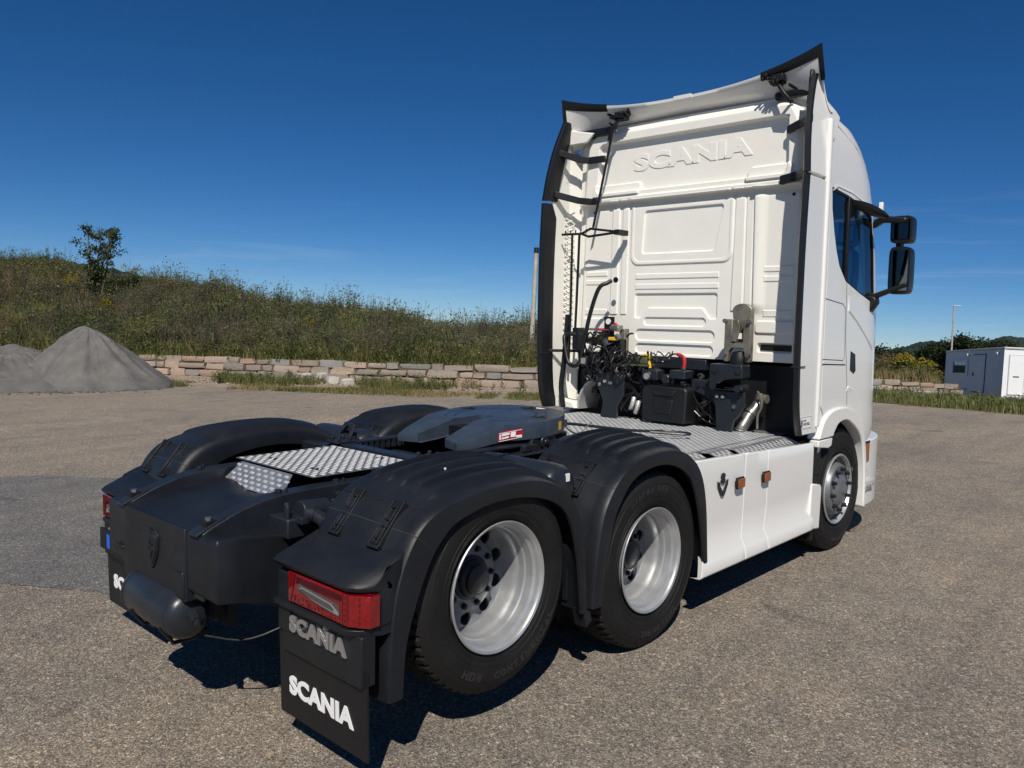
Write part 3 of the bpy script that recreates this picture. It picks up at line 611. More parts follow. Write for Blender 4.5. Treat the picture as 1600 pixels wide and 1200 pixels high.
# ---------------- wheels
def tyre_mesh(Rt, zig=True):
    g = MB(); n = 360
    prof = [(-.045, .283), (-.028, .290), (-.014, .305), (-.006, .325), (.004, .36), (.010, .40), (.010, .425), (.004, .455), (-.004, .474), (-.010, .480), (-.016, .497)]
    prof = [(a, r * Rt / .515 if r > .31 else r) for a, r in prof]
    wt = 27; us = np.linspace(-1, 1, wt); hw = .118; xc = -.1475; rings = [[(a, r * math.cos(2 * PI * i / n), r * math.sin(2 * PI * i / n)) for i in range(n)] for a, r in prof]
    for u in us:
        ring = []
        for i in range(n):
            th = i / n
            if zig:
                ph = th * 60 + .35 * (abs(((u * 2.2) % 2) - 1)); lug = abs((ph % 1) - .5) < .17; zz = .05 * (abs(((th * 60) % 1) - .5) * 2 - .5)
                circ = any(abs(u - c - zz) < .05 for c in (-.45, 0, .45)); dpt = .013 if (lug and abs(u) > .40) or circ else (.007 if lug else 0)
            else:
                dpt = .012 if any(abs(u - c) < .035 for c in (-.6, -.2, .2, .6)) else 0
            r = Rt - .006 * u * u - dpt; ring.append((xc - u * hw * -1 * -1, r * math.cos(2 * PI * th), r * math.sin(2 * PI * th)))
        rings.append(ring)
    # us goes -1..1 while x must go from outer to inner
    k = len(prof); rings[k:] = [[(2 * xc - p[0], p[1], p[2]) for p in rg] for rg in rings[k:]][::-1] if rings[k][0][0] < rings[-1][0][0] else rings[k:]
    if rings[k][0][0] < rings[-1][0][0]: rings[k:] = rings[k:][::-1]
    for a, r in reversed(prof): rings.append([(2 * xc - a, r * math.cos(2 * PI * i / n), r * math.sin(2 * PI * i / n)) for i in range(n)])
    g.loft(rings, True, False)
    for rr0 in (.335, .345, .372, .445):                             # fine moulded rings on the outer wall
        rr1 = rr0 * Rt / .515; a = float(np.interp(rr1, [p[1] for p in prof], [p[0] for p in prof])); g.lathe([(a - .001, rr1 - .002), (a + .0022, rr1), (a - .001, rr1 + .002)], 120)
    return g
def arc_text(txt, rad, ang0, step, h, wd, xoff, flip=False):
    """letters on the sidewall, tops pointing outwards; ang measured from +z towards +y"""
    g = []
    for i, ch in enumerate(txt):
        if ch == ' ': continue
        w = wd * (.45 if ch in 'I1/' else 1); me = text_mesh(ch, w, h, .006, bold=.03)
        a = ang0 + (i - (len(txt) - 1) / 2) * step
        out = Vector((0, math.sin(a), math.cos(a))); tan = Vector((0, math.cos(a), -math.sin(a))) * 1.0
        x, y = (tan, out) if not flip else (-tan, -out)
        z = x.cross(y); T = Matrix((x, y, z)).transposed().to_4x4()
        T.translation = out * rad + Vector((xoff, 0, 0)); me.transform(T); g.append(me)
    bm = bmesh.new()
    for me in g: bm.from_mesh(me); bpy.data.meshes.remove(me)
    me = bpy.data.meshes.new('lettering'); bm.to_mesh(me); bm.free(); return me
def holed_disc(r0, r1, rh, rad_h, n=10, xf=lambda r: 0, N=24):
    g = MB(); dt = 2 * PI / n
    for k in range(n):
        c = (k + .5) * dt; inner, outer = [], []
        for j in range(N):
            a = 2 * PI * j / N; dy, dz = math.cos(a), math.sin(a)                   # dy: radial, dz: tangential (angular) in sector
            inner.append((rh + rad_h * dy, rad_h * dz / rh))
            sc = min([(r1 - rh) / dy if dy > 1e-6 else 9, (r0 - rh) / dy if dy < -1e-6 else 9, (dt / 2 * rh) / abs(dz) if abs(dz) > 1e-6 else 9]); outer.append((rh + dy * sc, dz * sc / rh))
        for th, q in ((math.atan2(dt / 2 * rh, r1 - rh), r1), (math.atan2(dt / 2 * rh, -(rh - r0)), r0)):
            for s in (1, -1):
                j = int(round(((s * th) % (2 * PI)) / (2 * PI) * N)) % N; outer[j] = (q, s * dt / 2)
        P = lambda rt: (xf(rt[0]), rt[0] * math.cos(c + rt[1]), rt[0] * math.sin(c + rt[1]))
        mid = [((a[0] * .75 + b[0] * .25), (a[1] * .75 + b[1] * .25)) for a, b in zip(inner, outer)]
        back = [(xf(a[0]) - .014, a[0] * math.cos(c + a[1]), a[0] * math.sin(c + a[1])) for a in inner]
        g.loft([back, [P(a) for a in inner], [P(a) for a in mid], [P(a) for a in outer]], True, False)
    return g
def rear_wheel(name_loc, Rt, rot, txt):
    pr = [(-.012, .2885), (-.004, .298), (.004, .304), (.008, .3005), (.006, .293), (-.003, .286), (-.016, .2835), (-.030, .2815), (-.036, .274), (-.040, .2685), (-.062, .2665), (-.078, .2645), (-.084, .258), (-.108, .2545), (-.118, .2545), (-.126, .249), (-.160, .245), (-.205, .242), (-.212, .240)]
    w = MB().lathe(pr, 120)
    xf = lambda r: float(np.interp(r, [.12, .15, .165, .19, .225, .241], [-.196, -.196, -.200, -.222, -.222, -.208]))
    d = holed_disc(.168, .240, .205, .033, 10, xf); d.lathe([(-.204, .1705), (-.194, .15), (-.194, .10)], 80)
    root = w.build('wheel', 'rim', truck, smooth=38, loc=name_loc)
    d.build('rim_disc', 'rim_disc', root, smooth=38)
    tyre_mesh(Rt).build('tyre', 'tyre', root, smooth=30)
    hub = MB().lathe([(-.20, .108), (-.186, .106), (-.180, .092), (-.165, .088), (-.158, .080), (-.154, .072), (-.138, .066), (-.133, .056), (-.131, 0.001)], 60); hub.build('hub', 'dark_hub', root, smooth=35)
    MB().lathe([(-.275, .245), (-.27, .02)], 60).build('brake_drum', 'black_plastic', root)
    nu = None
    for k in range(10):
        a = 2 * PI * k / 10; c = (-.043, .136 * math.cos(a), .136 * math.sin(a))
        if nu is None:
            q = MB().lathe([(-.156, .0185), (-.151, .0185), (-.148, .0145), (-.132, .0135), (-.129, .008), (-.128, .001)], 6); nu = q.build('wheel_nut', 'dark_hub', root, smooth=20)
        o = nu if k == 0 else nu.copy()
        if k: C.objects.link(o); o.parent = root
        o.location = c
    for t in txt: finish(arc_text(*t), 'tyre_lettering', 'tyre_letter', root, 0, 30, fix=False)
    root.rotation_euler.x = rot
    return root
sA = .49 / .515
wA = rear_wheel((1.237, 0, .653), .495, 0, [('CONTINENTAL', .425 * sA, R(180 - 28), -R(6.2), .034, .034, .0075, True), ('HDW', .425 * sA, R(180 + 26), -R(6.6), .040, .038, .0075, True)])
wB = rear_wheel((1.237, 1.258, .512), .512, 0, [('Hybrid HS3', .415, R(-8), R(5.4), .030, .028, .0075, False), ('295/80 R22,5', .42, R(180 - 12), -R(4.2), .034, .024, .0075, True)])
for src in (wA, wB):
    c = src.copy(); C.objects.link(c); c.parent = truck; c.location.x = -src.location.x; c.rotation_euler.z = PI
    for k in list(src.children): d = k.copy(); C.objects.link(d); d.parent = c
# inner twin tyre on the drive axle
for s in (1, -1):
    t_ = tyre_mesh(.512).build('inner_tyre', 'tyre', truck, smooth=30, loc=(s * .885, 1.258, .512)); t_.rotation_euler.z = 0 if s > 0 else PI
# front wheel
def front_wheel(loc):
    pr = [(-.02, .284), (-.002, .294), (.006, .288), (.004, .278), (-.02, .268), (-.05, .260), (-.056, .245), (-.045, .228), (-.018, .216), (.002, .208), (.010, .200), (.012, .145), (.008, .138), (.014, .128), (.020, .118), (.022, .001)]
    w = MB().lathe(pr[4:], 96); root = w.build('wheel', 'rim_front', truck, smooth=35, loc=loc)
    tyre_mesh(.513, False).build('tyre', 'tyre', root, smooth=30)
    MB().lathe(pr[:5], 96).build('rim_flange', 'rim', root, smooth=35)
    nu = None
    for k in range(10):
        a = 2 * PI * (k + .3) / 10; c = (.009, .1675 * math.cos(a), .1675 * math.sin(a))
        if nu is None: nu = MB().lathe([(0, .019), (.008, .019), (.010, .0155), (.034, .0145), (.040, .008), (.041, .001)], 12).build('wheel_nut', 'black_plastic', root, smooth=25)
        o = nu if k == 0 else nu.copy()
        if k: C.objects.link(o); o.parent = root
        o.location = c
    hl = MB()
    MB().tube([(.012, .205, .17), (.03, .215, .15), (.035, .205, .13)], .006, 6).build('valve', 'steel', root)
    finish(arc_text('Continental', .42, R(180 - 5), -R(4.2), .03, .024, .0075, True), 'tyre_lettering', 'tyre_letter', root, 0, 30, fix=False)
    return root
wF = front_wheel((1.215, 4.085, .512))
c = wF.copy(); C.objects.link(c); c.parent = truck; c.location.x = -1.215; c.rotation_euler.z = PI
for k in list(wF.children): d = k.copy(); C.objects.link(d); d.parent = c
MB().cyl((-1.1, 0, .653), (1.1, 0, .653), .07).build('tag_axle', 'black_plastic', truck)
ax = MB().cyl((-1.1, 1.258, .512), (1.1, 1.258, .512), .085); ax.cyl((0, 1.10, .512), (0, 1.42, .512), .22, .20); ax.build('drive_axle', 'black_plastic', truck, smooth=40)
MB().cyl((-1.1, 4.085, .47), (1.1, 4.085, .47), .06).build('front_axle', 'black_plastic', truck)
# ---------------- mudguards
def guard(out_pts, in_pts, ribs, name):
    n = 90; E = hermite(out_pts, n); O = hermite(in_pts, n); root = None
    xin, xo = .665, 1.272; rings = []; cum = np.r_[0, np.cumsum(np.linalg.norm(np.diff(E, axis=0), axis=1))]; T = cum / cum[-1]
    ctr = O.mean(0)
    for i in range(n):
        t = E[min(i + 1, n - 1)] - E[max(i - 1, 0)]; t = t / np.linalg.norm(t); nr = np.array([-t[1], t[0]])
        if nr @ (E[i] - ctr) < 0: nr = -nr
        e = E[i]; o = O[i]; ring = [(xo - .012, *(o + .0 * nr)), (xo, *(o + .004 * nr)), (xo + .004, *((o * .6 + e * .4))), (xo + .002, *(o * .3 + e * .7))]
        for a in np.linspace(0, PI / 2, 9)[1:]: ring.append((xo + .002 - .075 + .075 * math.cos(a), *(e * (1 - .12 * (1 - math.sin(a))) + o * .12 * (1 - math.sin(a)) + nr * (.006 * math.sin(a)))))
        wr = sm(ribs[0], ribs[0] + .03, T[i]) * (1 - sm(ribs[1], ribs[1] + .03, T[i]))
        for x in np.linspace(1.198, .74, 132)[1:]:
            k = (1.175 - x) / .092; ph = k - math.floor(k); hgt = 0
            if 0 <= k < 5: hgt = .028 * (1 - ph) ** .8 * min(1, ph * 22)
            crown = .088 * math.sin(PI / 2 * min(1, max(0, (1.198 - x) / .36))) * math.sin(PI * T[i]) ** .5
            ring.append((x, *(e + nr * (.006 + wr * hgt + crown * .5))))
        for a in np.linspace(0, PI / 2, 6)[1:]: ring.append((.74 - .05 * math.sin(a), *(e + nr * (.050 * math.sin(PI * T[i]) ** .5 - .05 * (1 - math.cos(a))))))
        ring.append((.688, *(e * .2 + o * .8))); ring.append((.700, *(e * .2 + o * .8)))
        ring.append((.715, *(e - nr * .012))); ring.append((xo - .09, *(e - nr * .012))); ring.append((xo - .016, *(o + .005 * nr)))
        rings.append(ring)
    return rings, E, O, T
def arch_rows(rings, a, b): return [rings[i] for i in range(a, b)]
outA = [(-.665, .345), (-.66, .54), (-.632, .78), (-.575, .935), (-.49, 1.04), (-.37, 1.095), (-.18, 1.128), (.02, 1.138), (.20, 1.128), (.36, 1.08), (.49, .98), (.575, .78), (.615, .385)]
inA = [(-.589, .345), (-.571, .558), (-.506, .753), (-.439, .887), (-.38, .955), (-.30, 1.01), (-.10, 1.055), (.12, 1.052), (.32, 1.0), (.445, .90), (.52, .70), (.567, .385)]
outB = [(.66, .385), (.675, .6), (.725, .84), (.80, .97), (.91, 1.065), (1.05, 1.12), (1.22, 1.14), (1.42, 1.135), (1.60, 1.078), (1.73, .96), (1.80, .76), (1.84, .385)]
inB = [(.74, .384), (.77, .582), (.833, .81), (.90, .92), (.985, 1.0), (1.10, 1.045), (1.24, 1.06), (1.37, 1.05), (1.51, 1.0), (1.63, .90), (1.72, .70), (1.795, .385)]
def seam_line(rings, i, name, parent):
    r = [p for p in rings[i]][1:-5]; r2 = [p for p in rings[i + 1]][1:-5]; c = np.array([0, .0, .6]); L = []; Q = []
    for p, q in zip(r, r2):
        p = np.array(p); q = np.array(q); d = (p - np.array([0, np.mean([a[1] for a in rings[0]]) * 0 + cy_, .55])); d[0] = (.3 if p[0] > 1.25 else 0); d = d / np.linalg.norm(d); L.append(p + d * .0018); Q.append(p + (q - p) * .25 + d * .0018)
    k = len(L); return MB().add(L + Q, [(j, j + 1, k + j + 1, k + j) for j in range(k - 1)]).build(name, 'seam', parent, smooth=0, fix=False)
guards = []
for (o_, i_, nm, cy_) in ((outA, inA, 'A', 0), (outB, inB, 'B', 1.25)):
    rings, E, O, T = guard(o_, i_, (.36, .80), nm)
    root = MB().loft(rings).build('mudguard', 'grey_plastic', truck, smooth=30)
    parts = [root]
    parts.append(seam_line(rings, int(.295 * 90), 'joint', root)); parts.append(seam_line(rings, int(.775 * 90), 'joint', root))
    # latches across the rear joint
    j = int(.30 * 90); Ej = E[j]; t = E[j + 8] - E[j - 10]; t = t / np.linalg.norm(t); nr = np.array([-t[1], t[0]]); nr = nr if nr[1] > 0 else -nr
    for xl in ((.845, 1.10) if nm == 'A' else (1.06, .80)):
        def P(a, b, c_, xl=xl): q = Ej + t * a + nr * (c_ + .006 + .030 * math.sin(PI / 2 * min(1, max(0, (1.198 - xl) / .36)))); return (xl + b, *q)
        g = MB()
        def bar(a0, a1, b0, b1, c0, c1): g.add([P(a, b, c_) for c_ in (c0, c1) for b in (b0, b1) for a in (a0, a1)], [(0, 2, 3, 1), (4, 5, 7, 6), (0, 1, 5, 4), (2, 6, 7, 3), (0, 4, 6, 2), (1, 3, 7, 5)])
        bar(-.115, .105, .030, .037, -.02, .010); bar(-.115, .105, -.037, -.030, -.02, .008); bar(-.120, -.108, -.037, .037, -.02, .012); bar(.100, .106, -.034, .034, -.02, .005)
        for a in (-.075, -.02, .012, .07): bar(a - .004, a + .004, -.020, .022, -.02, .013)
        bar(-.10, -.02, -.018, -.010, -.02, .011); bar(-.10, -.02, .012, .019, -.02, .013); bar(.0, .075, -.020, -.013, -.02, .010); bar(.0, .075, .015, .021, -.02, .012)
        parts.append(g.build('latch', 'grey_plastic', root, bevel=.0015)); g2 = MB(); g = g2
        bar(-.108, .100, -.029, .029, -.01, .0025); parts.append(g2.build('latch_recess', 'black_plastic', root))
    for k in range(5):
        x = 1.175 - .092 * k; i = int(.36 * 90); p = E[i] + nr * (.008 + .044 * math.sin(PI / 2 * min(1, (1.198 - x) / .36))); tt = E[i + 1] - E[i]; tt = tt / np.linalg.norm(tt); g = MB()
        g.tube([(x, *(p + tt * .03)), (x, *p), (x - .07, *p)], .0022, 5); parts.append(g.build('rib_end', 'grey_plastic', root))
    guards.append((root, rings, E, O))
    c = root.copy(); C.objects.link(c); c.parent = truck; c.scale.x = -1
    for k in root.children: d = k.copy(); C.objects.link(d); d.parent = c
b_ = MB().cyl((.99, -.12, 1.168), (.99, -.12, 1.184), .006, n=8); b_.build('drip_mark', 'white_paint', truck)
# tyre-side inner flap hanging between the wheels
for s in (1, -1): MB().box(s * .70, s * 1.16, .585, .60, .42, .95).build('inner_flap', 'black_plastic', truck, bevel=.006)
for s in (1, -1): MB().prism([(.585, .40), (.64, .385), (.66, .33), (.615, .30)], 'yz', s * 1.19, s * 1.272).build('guard_tip', 'grey_plastic', truck, bevel=.006)
# ---------------- rear lamp housings, lamps, badge and flaps
def hous(s):
    x0, x1 = .685, 1.262
    h = MB(); rings = []
    for x, k in ((x0, 0), (1.12, 0), (1.20, 0), (1.245, .035), (1.268, .09), (x1, .14)):
        y1 = -.825 + k; z1 = .848 - k * .05
        yb_ = -.53 - k * .8; rings.append([(s * x, yb_, .965 - k * .5), (s * x, -.60 - k * .5, .925 - k * .2), (s * x, y1 + .02, z1 + .004), (s * x, y1, z1 - .012), (s * x, y1 + .01, z1 - .03), (s * x, y1 + .045, z1 - .034), (s * x, y1 + .045, .672), (s * x, y1 + .004, .668), (s * x, y1 + .006, .645), (s * x, y1 + .035, .632), (s * x, yb_, .632)])
    o = h.loft(rings).build('lamp_housing', 'grey_plastic', truck, bevel=.005, smooth=30)
    MB().prism([(-.80, .79), (-.80, .53), (-.56, .53), (-.56, .79)], 'yz', s * x0, s * (x0 + .09)).build('housing_end', 'grey_plastic', o, bevel=.006)
    # lamp body: main face and wrapped corner
    def lp(x, z): return Vector((s * x, -.812 if x <= 1.205 else -.812 + (x - 1.205) * .62, z))
    L = MB(); xs_ = [.785, 1.205, 1.282]; zt = [.806, .806, .806]; zb = [.678, .678, .678]
    rings = [[lp(x, b), lp(x, t_), lp(x, t_) + Vector((0, .05, 0)), lp(x, b) + Vector((0, .05, 0))] for x, t_, b in zip(xs_, zt, zb)]
    la = L.loft(rings).build('rear_lamp', 'red_lens', o, bevel=.004, smooth=20)
    def onface(poly, off, nm, m, thick=.003):
        a = [lp(*p) + Vector((0, -off, 0)) for p in poly]; b = [q + Vector((0, thick, 0)) for q in a]; k = len(a)
        if s > 0: a = a[::-1]; b = b[::-1]
        return MB().add(a + b, [tuple(range(k)), tuple(range(2 * k - 1, k - 1, -1))] + [(i, (i + 1) % k, k + (i + 1) % k, k + i) for i in range(k)]).build(nm, m, o, smooth=0)
    onface([(.85, .750), (.87, .772), (1.145, .756), (1.155, .725), (1.155, .706), (.97, .722)], .004, 'reverse_light', 'grey_lens')
    onface([(.875, .752), (.893, .762), (1.10, .747), (1.15, .722), (1.15, .712), (.97, .728)], .006, 'reverse_lens', 'clear_lens')
    onface([(.882, .751), (.896, .758), (1.10, .742), (1.12, .730), (1.12, .722), (.97, .733)], .008, 'reverse_core', 'grey_lens')
    for x in (1.172, 1.203): onface([(x, .680), (x, .804), (x + .003, .804), (x + .003, .680)], .003, 'lens_rib', 'red_lens_dark')
    onface([(.80, .68), (.84, .80), (.845, .80), (.807, .68)], .003, 'lens_rib', 'red_lens_dark')
    for k in range(8): onface([(.85, .797 - k * .004), (1.165, .797 - k * .0035), (1.165, .7958 - k * .0035), (.85, .7955 - k * .004)], .0028, 'lens_rib', 'red_lens_dark')
    dt = MB(); random.seed(5)
    for k in range(60):
        x = random.uniform(.83, 1.16); z = .684 + random.uniform(0, .03); q = lp(x, z); dt.box(q.x - .004, q.x + .004, q.y - .002, q.y + .002, q.z - .003, q.z + .003)
    for k in range(5):
        for x in (1.187, 1.245): q = lp(x, .70 + k * .023); dt.cyl(q + Vector((0, -.003, 0)), q + Vector((0, .002, 0)), .005, n=10)
    dt.build('reflector_grid', 'red_lens_dark', o, smooth=0)['kind'] = 'stuff'
    # badge panel
    bp_ = MB().box(s * .70, s * 1.262, -.79, -.72, .44, .645).build('badge_panel', 'grey_plastic', o, bevel=.006)
    MB().prism([(-.790, .535), (-.785, .505), (-.78, .49), (-.765, .48), (-.75, .53)], 'yz', s * .70, s * 1.24).build('flap_clamp', 'grey_plastic', o, bevel=.005)
    cx = .975
    put_text('SCANIA', 'badge_lettering', 'silver_letter', o, .40, .073, .010, (s * cx, -.797, .578), (1, 0, 0), (0, 0, 1), bold=.042, bevel=.004, space=1.04)
    # mud flap, slightly bellied
    rings = []
    for z in np.linspace(.140, .505, 9):
        b = 0; y = -.772 + (.505 - z) * .02; rings.append([(s * x, y - b * math.sin(PI * (x - .68) / .6), z + (.0 if z > .13 else .0)) for x in np.linspace(.65, 1.272, 12)] + [(s * x, y - b * math.sin(PI * (x - .68) / .6) + .009, z) for x in np.linspace(1.272, .65, 12)])
    fl = MB().loft(rings).build('mud_flap', 'black_plastic', truck, smooth=30)
    put_text('SCANIA', 'flap_lettering', 'white_letter', fl, .46, .085, .003, (s * .955, -.7695, .285), (1, 0, 0), (0, -.02, 1), bold=.045, space=1.04)
    return o
hous(1); hous(-1)
MB().box(-1.18, -.72, -.845, -.828, .50, .62).build('plate_holder', 'black_plastic', truck, bevel=.004); MB().box(-1.07, -1.03, -.848, -.846, .52, .60).build('plate_band', 'blue_print', truck)
# ---------------- rear end cover between the lamps
YR = -1.02
cv = MB(); rings = []
for y, zt, zb, hw in ((YR, .905, .66, .56), (YR + .012, .925, .648, .567), (-.9, .925, .63, .565), (-.75, .905, .58, .555), (-.58, .87, .53, .54)):
    rings.append([(-hw, y, zb), (-hw, y, zt - .01), (-hw + .012, y, zt), (-.33, y, zt), (.33, y, zt), (hw - .012, y, zt), (hw, y, zt - .01), (hw, y, zb), (.34, y, zb - .0), (-.34, y, zb)])
end = cv.loft(rings).build('end_cover', 'grey_plastic', truck, bevel=.012, smooth=30, seg=3)
MB().prism([(-.34, .925), (.30, .925), (.31, .60), (.24, .575), (-.30, .575), (-.37, .60)], 'xz', YR - .008, YR + .05).build('end_panel', 'grey_plastic', end, bevel=.006)
MB().prism([(.20, .72), (.29, .73), (.30, .61), (.22, .60)], 'xz', YR - .016, YR + .02).build('end_boss', 'grey_plastic', end, bevel=.006)
MB().box(-.45, -.36, YR - .014, YR + .02, .70, .715).build('end_boss', 'grey_plastic', end, bevel=.006)
# griffin shield stays a plain embossed shield with a few relief lines
sh = [(-.055, .050), (-.03, .068), (0, .060), (.03, .068), (.055, .050), (.052, 0), (.035, -.04), (.012, -.075), (0, -.088), (-.012, -.075), (-.035, -.04), (-.052, 0)]
c0 = (-.02, .785)
def rel(k, y0, y1, nm): MB().prism([(c0[0] + a * k, c0[1] + b * k) for a, b in sh], 'xz', YR - y1, YR - y0).build(nm, 'grey_plastic', end, bevel=.002)
rel(1.2, .0, .016, 'shield'); rel(.98, .0, .0195, 'shield_face')
sr = MB(); y = YR - .021
sr.tube([(c0[0] - .02, y, c0[1] + .035), (c0[0] + .012, y, c0[1] + .038), (c0[0] + .028, y, c0[1] + .02), (c0[0] + .01, y, c0[1] + .008), (c0[0] + .024, y, c0[1] - .012), (c0[0] + .005, y, c0[1] - .03), (c0[0], y, c0[1] - .055)], .004, 6)
for q in ((-.02, .026), (-.026, .010), (-.024, -.008)): sr.tube([(c0[0] + q[0], y, c0[1] + q[1]), (c0[0] + .004, y, c0[1] + q[1] - .006)], .0035, 6)
sr.build('shield_relief', 'grey_plastic', end)
# sloping centre cover between the frame horns
rings = []
for y, z, hw in ((YR + .005, .928, .36), (-.92, .945, .35), (-.80, .97, .345), (-.65, .99, .34), (-.50, .995, .335), (-.44, .98, .33)):
    rings.append([(x, y, z + .025 * (1 - (x / hw) ** 2) * 0 - .05 * math.exp(-(x / .13) ** 2) * (y > -.6) * (y + .6) / .16) for x in np.linspace(-hw, hw, 21)] + [(x, y, z - .05) for x in np.linspace(hw, -hw, 21)])
MB().loft(rings).build('centre_cover', 'grey_plastic', truck, smooth=35)
# frame horns (visible curved rails) and chassis rails
for s in (1, -1):
    rail = hermite([(YR + .01, .925), (-.95, .955), (-.82, 1.005), (-.68, 1.035), (-.5, 1.048), (-.2, 1.05), (.1, 1.05)], 30); xa, xb = s * .345, s * .435
    rings = [[(xa, y, z), (xb, y, z), (xb, y, max(.6, z - .30)), (xa, y, max(.6, z - .30))] for y, z in rail]
    hr = MB().loft(rings).build('frame_horn', 'chassis_paint', truck, bevel=.006, smooth=30)
    q = MB(); q.loft([[(s * .35, -1.03, .928), (s * .43, -1.03, .928), (s * .43, -1.035, .915), (s * .35, -1.035, .915)], [(s * .35, -.90, .985), (s * .43, -.90, .985), (s * .43, -.90, .97), (s * .35, -.90, .97)]]).build('horn_cap', 'chassis_paint', hr, bevel=.002)
    MB().box(s * .365, s * .415, -.985, -.935, .948, .972).build('cap_hole', 'black_plastic', hr); MB().cyl((s * .39, -.96, .955), (s * .39, -.96, .985), .016, n=6).build('bolt', 'steel', hr)
    bt = MB()
    for y, z in ((-.62, 1.045), (-.30, 1.05)): bt.cyl((s * .39, y, z), (s * .39, y, z + .014), .016, n=6); bt.cyl((s * .41, y + .03, z), (s * .41, y + .03, z + .02), .007, n=6)
    bt.build('bolt', 'chassis_paint', hr)
    MB().prism([(.34 * s, .70), (.41 * s, .70), (.41 * s, .71), (.35 * s, .71), (.35 * s, .99), (.41 * s, .99), (.41 * s, 1.0), (.34 * s, 1.0)], 'xz', .10, 3.9).build('chassis_rail', 'chassis_paint', truck, bevel=.002)
MB().cyl((.435, -.32, 1.0), (.46, -.32, 1.0), .016, n=12).build('bolt', 'dark_hub', truck, smooth=40)
# stabiliser clamp and bent pipe on the right
MB().box(.44, .60, -.70, -.50, .875, .965).build('bracket', 'chassis_paint', truck, bevel=.008)
k_ = MB().cyl((.585, -.63, .99), (.585, -.49, .985), .048, n=24); k_.box(.52, .65, -.66, -.62, .945, .975); k_.box(.54, .70, -.50, -.46, .94, .97)
for p in ((.53, -.66), (.57, -.68), (.60, -.46), (.66, -.47)): k_.cyl((*p, .96), (*p, 1.025), .013, n=8)
k_.build('pipe_clamp', 'chassis_paint', truck, bevel=.003)
MB().tube(hermite([(.60, -.62, .985), (.62, -.58, .975), (.65, -.545, .94), (.66, -.53, .88), (.66, -.53, .80)], 16), .032, 14).build('bent_pipe', 'tank_paint', truck, smooth=60)
MB().tube([(.60, -.615, .985), (.617, -.585, .977)], .038, 14).build('pipe_ring', 'dark_hub', truck, smooth=60)
# rear air tank below the end cover
yt, zt_ = -.985, .515
tk = MB().lathe([(-.42, .001), (-.418, .05), (-.405, .085), (-.385, .104), (-.365, .112), (.10, .112), (.12, .104), (.14, .085), (.153, .05), (.155, .001)], 48, c=(.13, yt, zt_)); tank = tk.build('air_tank', 'tank_paint', truck, smooth=40)
MB().lathe([(-.352, .112), (-.352, .1135), (-.349, .1135), (-.349, .112)], 48, c=(.13, yt, zt_)).build('weld', 'tank_paint', tank); MB().lathe([(.095, .112), (.095, .114), (.098, .114), (.098, .112)], 48, c=(.13, yt, zt_)).build('weld', 'tank_paint', tank)
v_ = MB().cyl((.27, yt, .54), (.34, yt - .01, .515), .022, n=6); v_.cyl((.31, yt, .525), (.37, yt - .02, .50), .015, n=10); v_.build('tank_valve', 'dark_hub', tank, smooth=20)
v_ = MB().tube(hermite([(-.28, yt, .54), (-.34, yt, .55), (-.35, yt, .60), (-.30, yt + .02, .64)], 10), .018, 8); v_.build('tank_hose', 'hose', tank)
v_ = MB(); v_.box(-.21, -.18, yt - .03, yt + .03, .615, .68); v_.box(.21, .24, yt - .03, yt + .03, .615, .68); v_.build('tank_bracket', 'chassis_paint', tank, bevel=.003)
u_ = MB()
for x in (-.15, .17): u_.tube([(x, yt - .10, .46), (x, yt - .04, .375), (x, yt + .06, .37), (x, yt + .12, .44)], .010, 6)
u_.box(-.19, .23, yt + .01, yt + .10, .395, .42); u_.build('tank_strap', 'black_plastic', tank)
cm = MB().box(-.34, .34, -.85, -.80, .45, .62); cm.box(-.34, .34, -.35, -.25, .62, .95); cm.box(-.34, .34, .75, .85, .68, .96); cm.box(-.34, .34, 1.7, 1.8, .7, .95); cm.box(-.34, .34, 2.4, 2.5, .7, .95); cm.build('cross_member', 'chassis_paint', truck)
un = MB().cyl((.20, -.55, .60), (.20, .2, .60), .05); un.box(-.5, -.2, -.6, .3, .45, .75); un.tube(hermite([(.34, -.96, .44), (.42, -.8, .40), (.5, -.6, .46), (.6, -.3, .6)], 12), .005, 6); un.box(.30, .36, -.92, -.88, .50, .60); un.build('underframe_gear', 'black_plastic', truck, smooth=40)
# ---------------- chequer plates
def chequer(x0, x1, y0, y1, z, pitch, ln, wd, h, ang, name, parent):
    """raised lozenges, alternate rows turned"""
    pts = []; nx_ = int((x1 - x0) / pitch); ny_ = int((y1 - y0) / pitch)
    vs, fs = [], []
    for i in range(nx_ + 1):
        for j in range(ny_ + 1):
            cx, cy = x0 + (i + .5) * pitch + (.0), y0 + (j + .5) * pitch
            if not (x0 + .01 < cx < x1 - .01 and y0 + .01 < cy < y1 - .01): continue
            a = ang if (i + j) % 2 == 0 else ang + PI / 2
            u = np.array([math.cos(a), math.sin(a)]); v = np.array([-u[1], u[0]]); c_ = np.array([cx, cy]); o = len(vs)
            L, Wd = ln / 2, wd / 2
            for k, (p, q) in enumerate(((-1, 0), (-.45, -1), (.45, -1), (1, 0), (.45, 1), (-.45, 1))): w_ = c_ + u * L * p + v * Wd * q; vs.append((w_[0], w_[1], z - .001))
            for k, (p, q) in enumerate(((-.6, 0), (-.3, -.5), (.3, -.5), (.6, 0), (.3, .5), (-.3, .5))): w_ = c_ + u * L * p + v * Wd * q; vs.append((w_[0], w_[1], z + h))
            fs += [(o + k, o + (k + 1) % 6, o + 6 + (k + 1) % 6, o + 6 + k) for k in range(6)] + [tuple(range(o + 6, o + 12))]
    g = MB(); g.v = vs; g.f = fs; o = g.build(name, 'chequer', parent, smooth=0, fix=False); o['kind'] = 'stuff'; return o
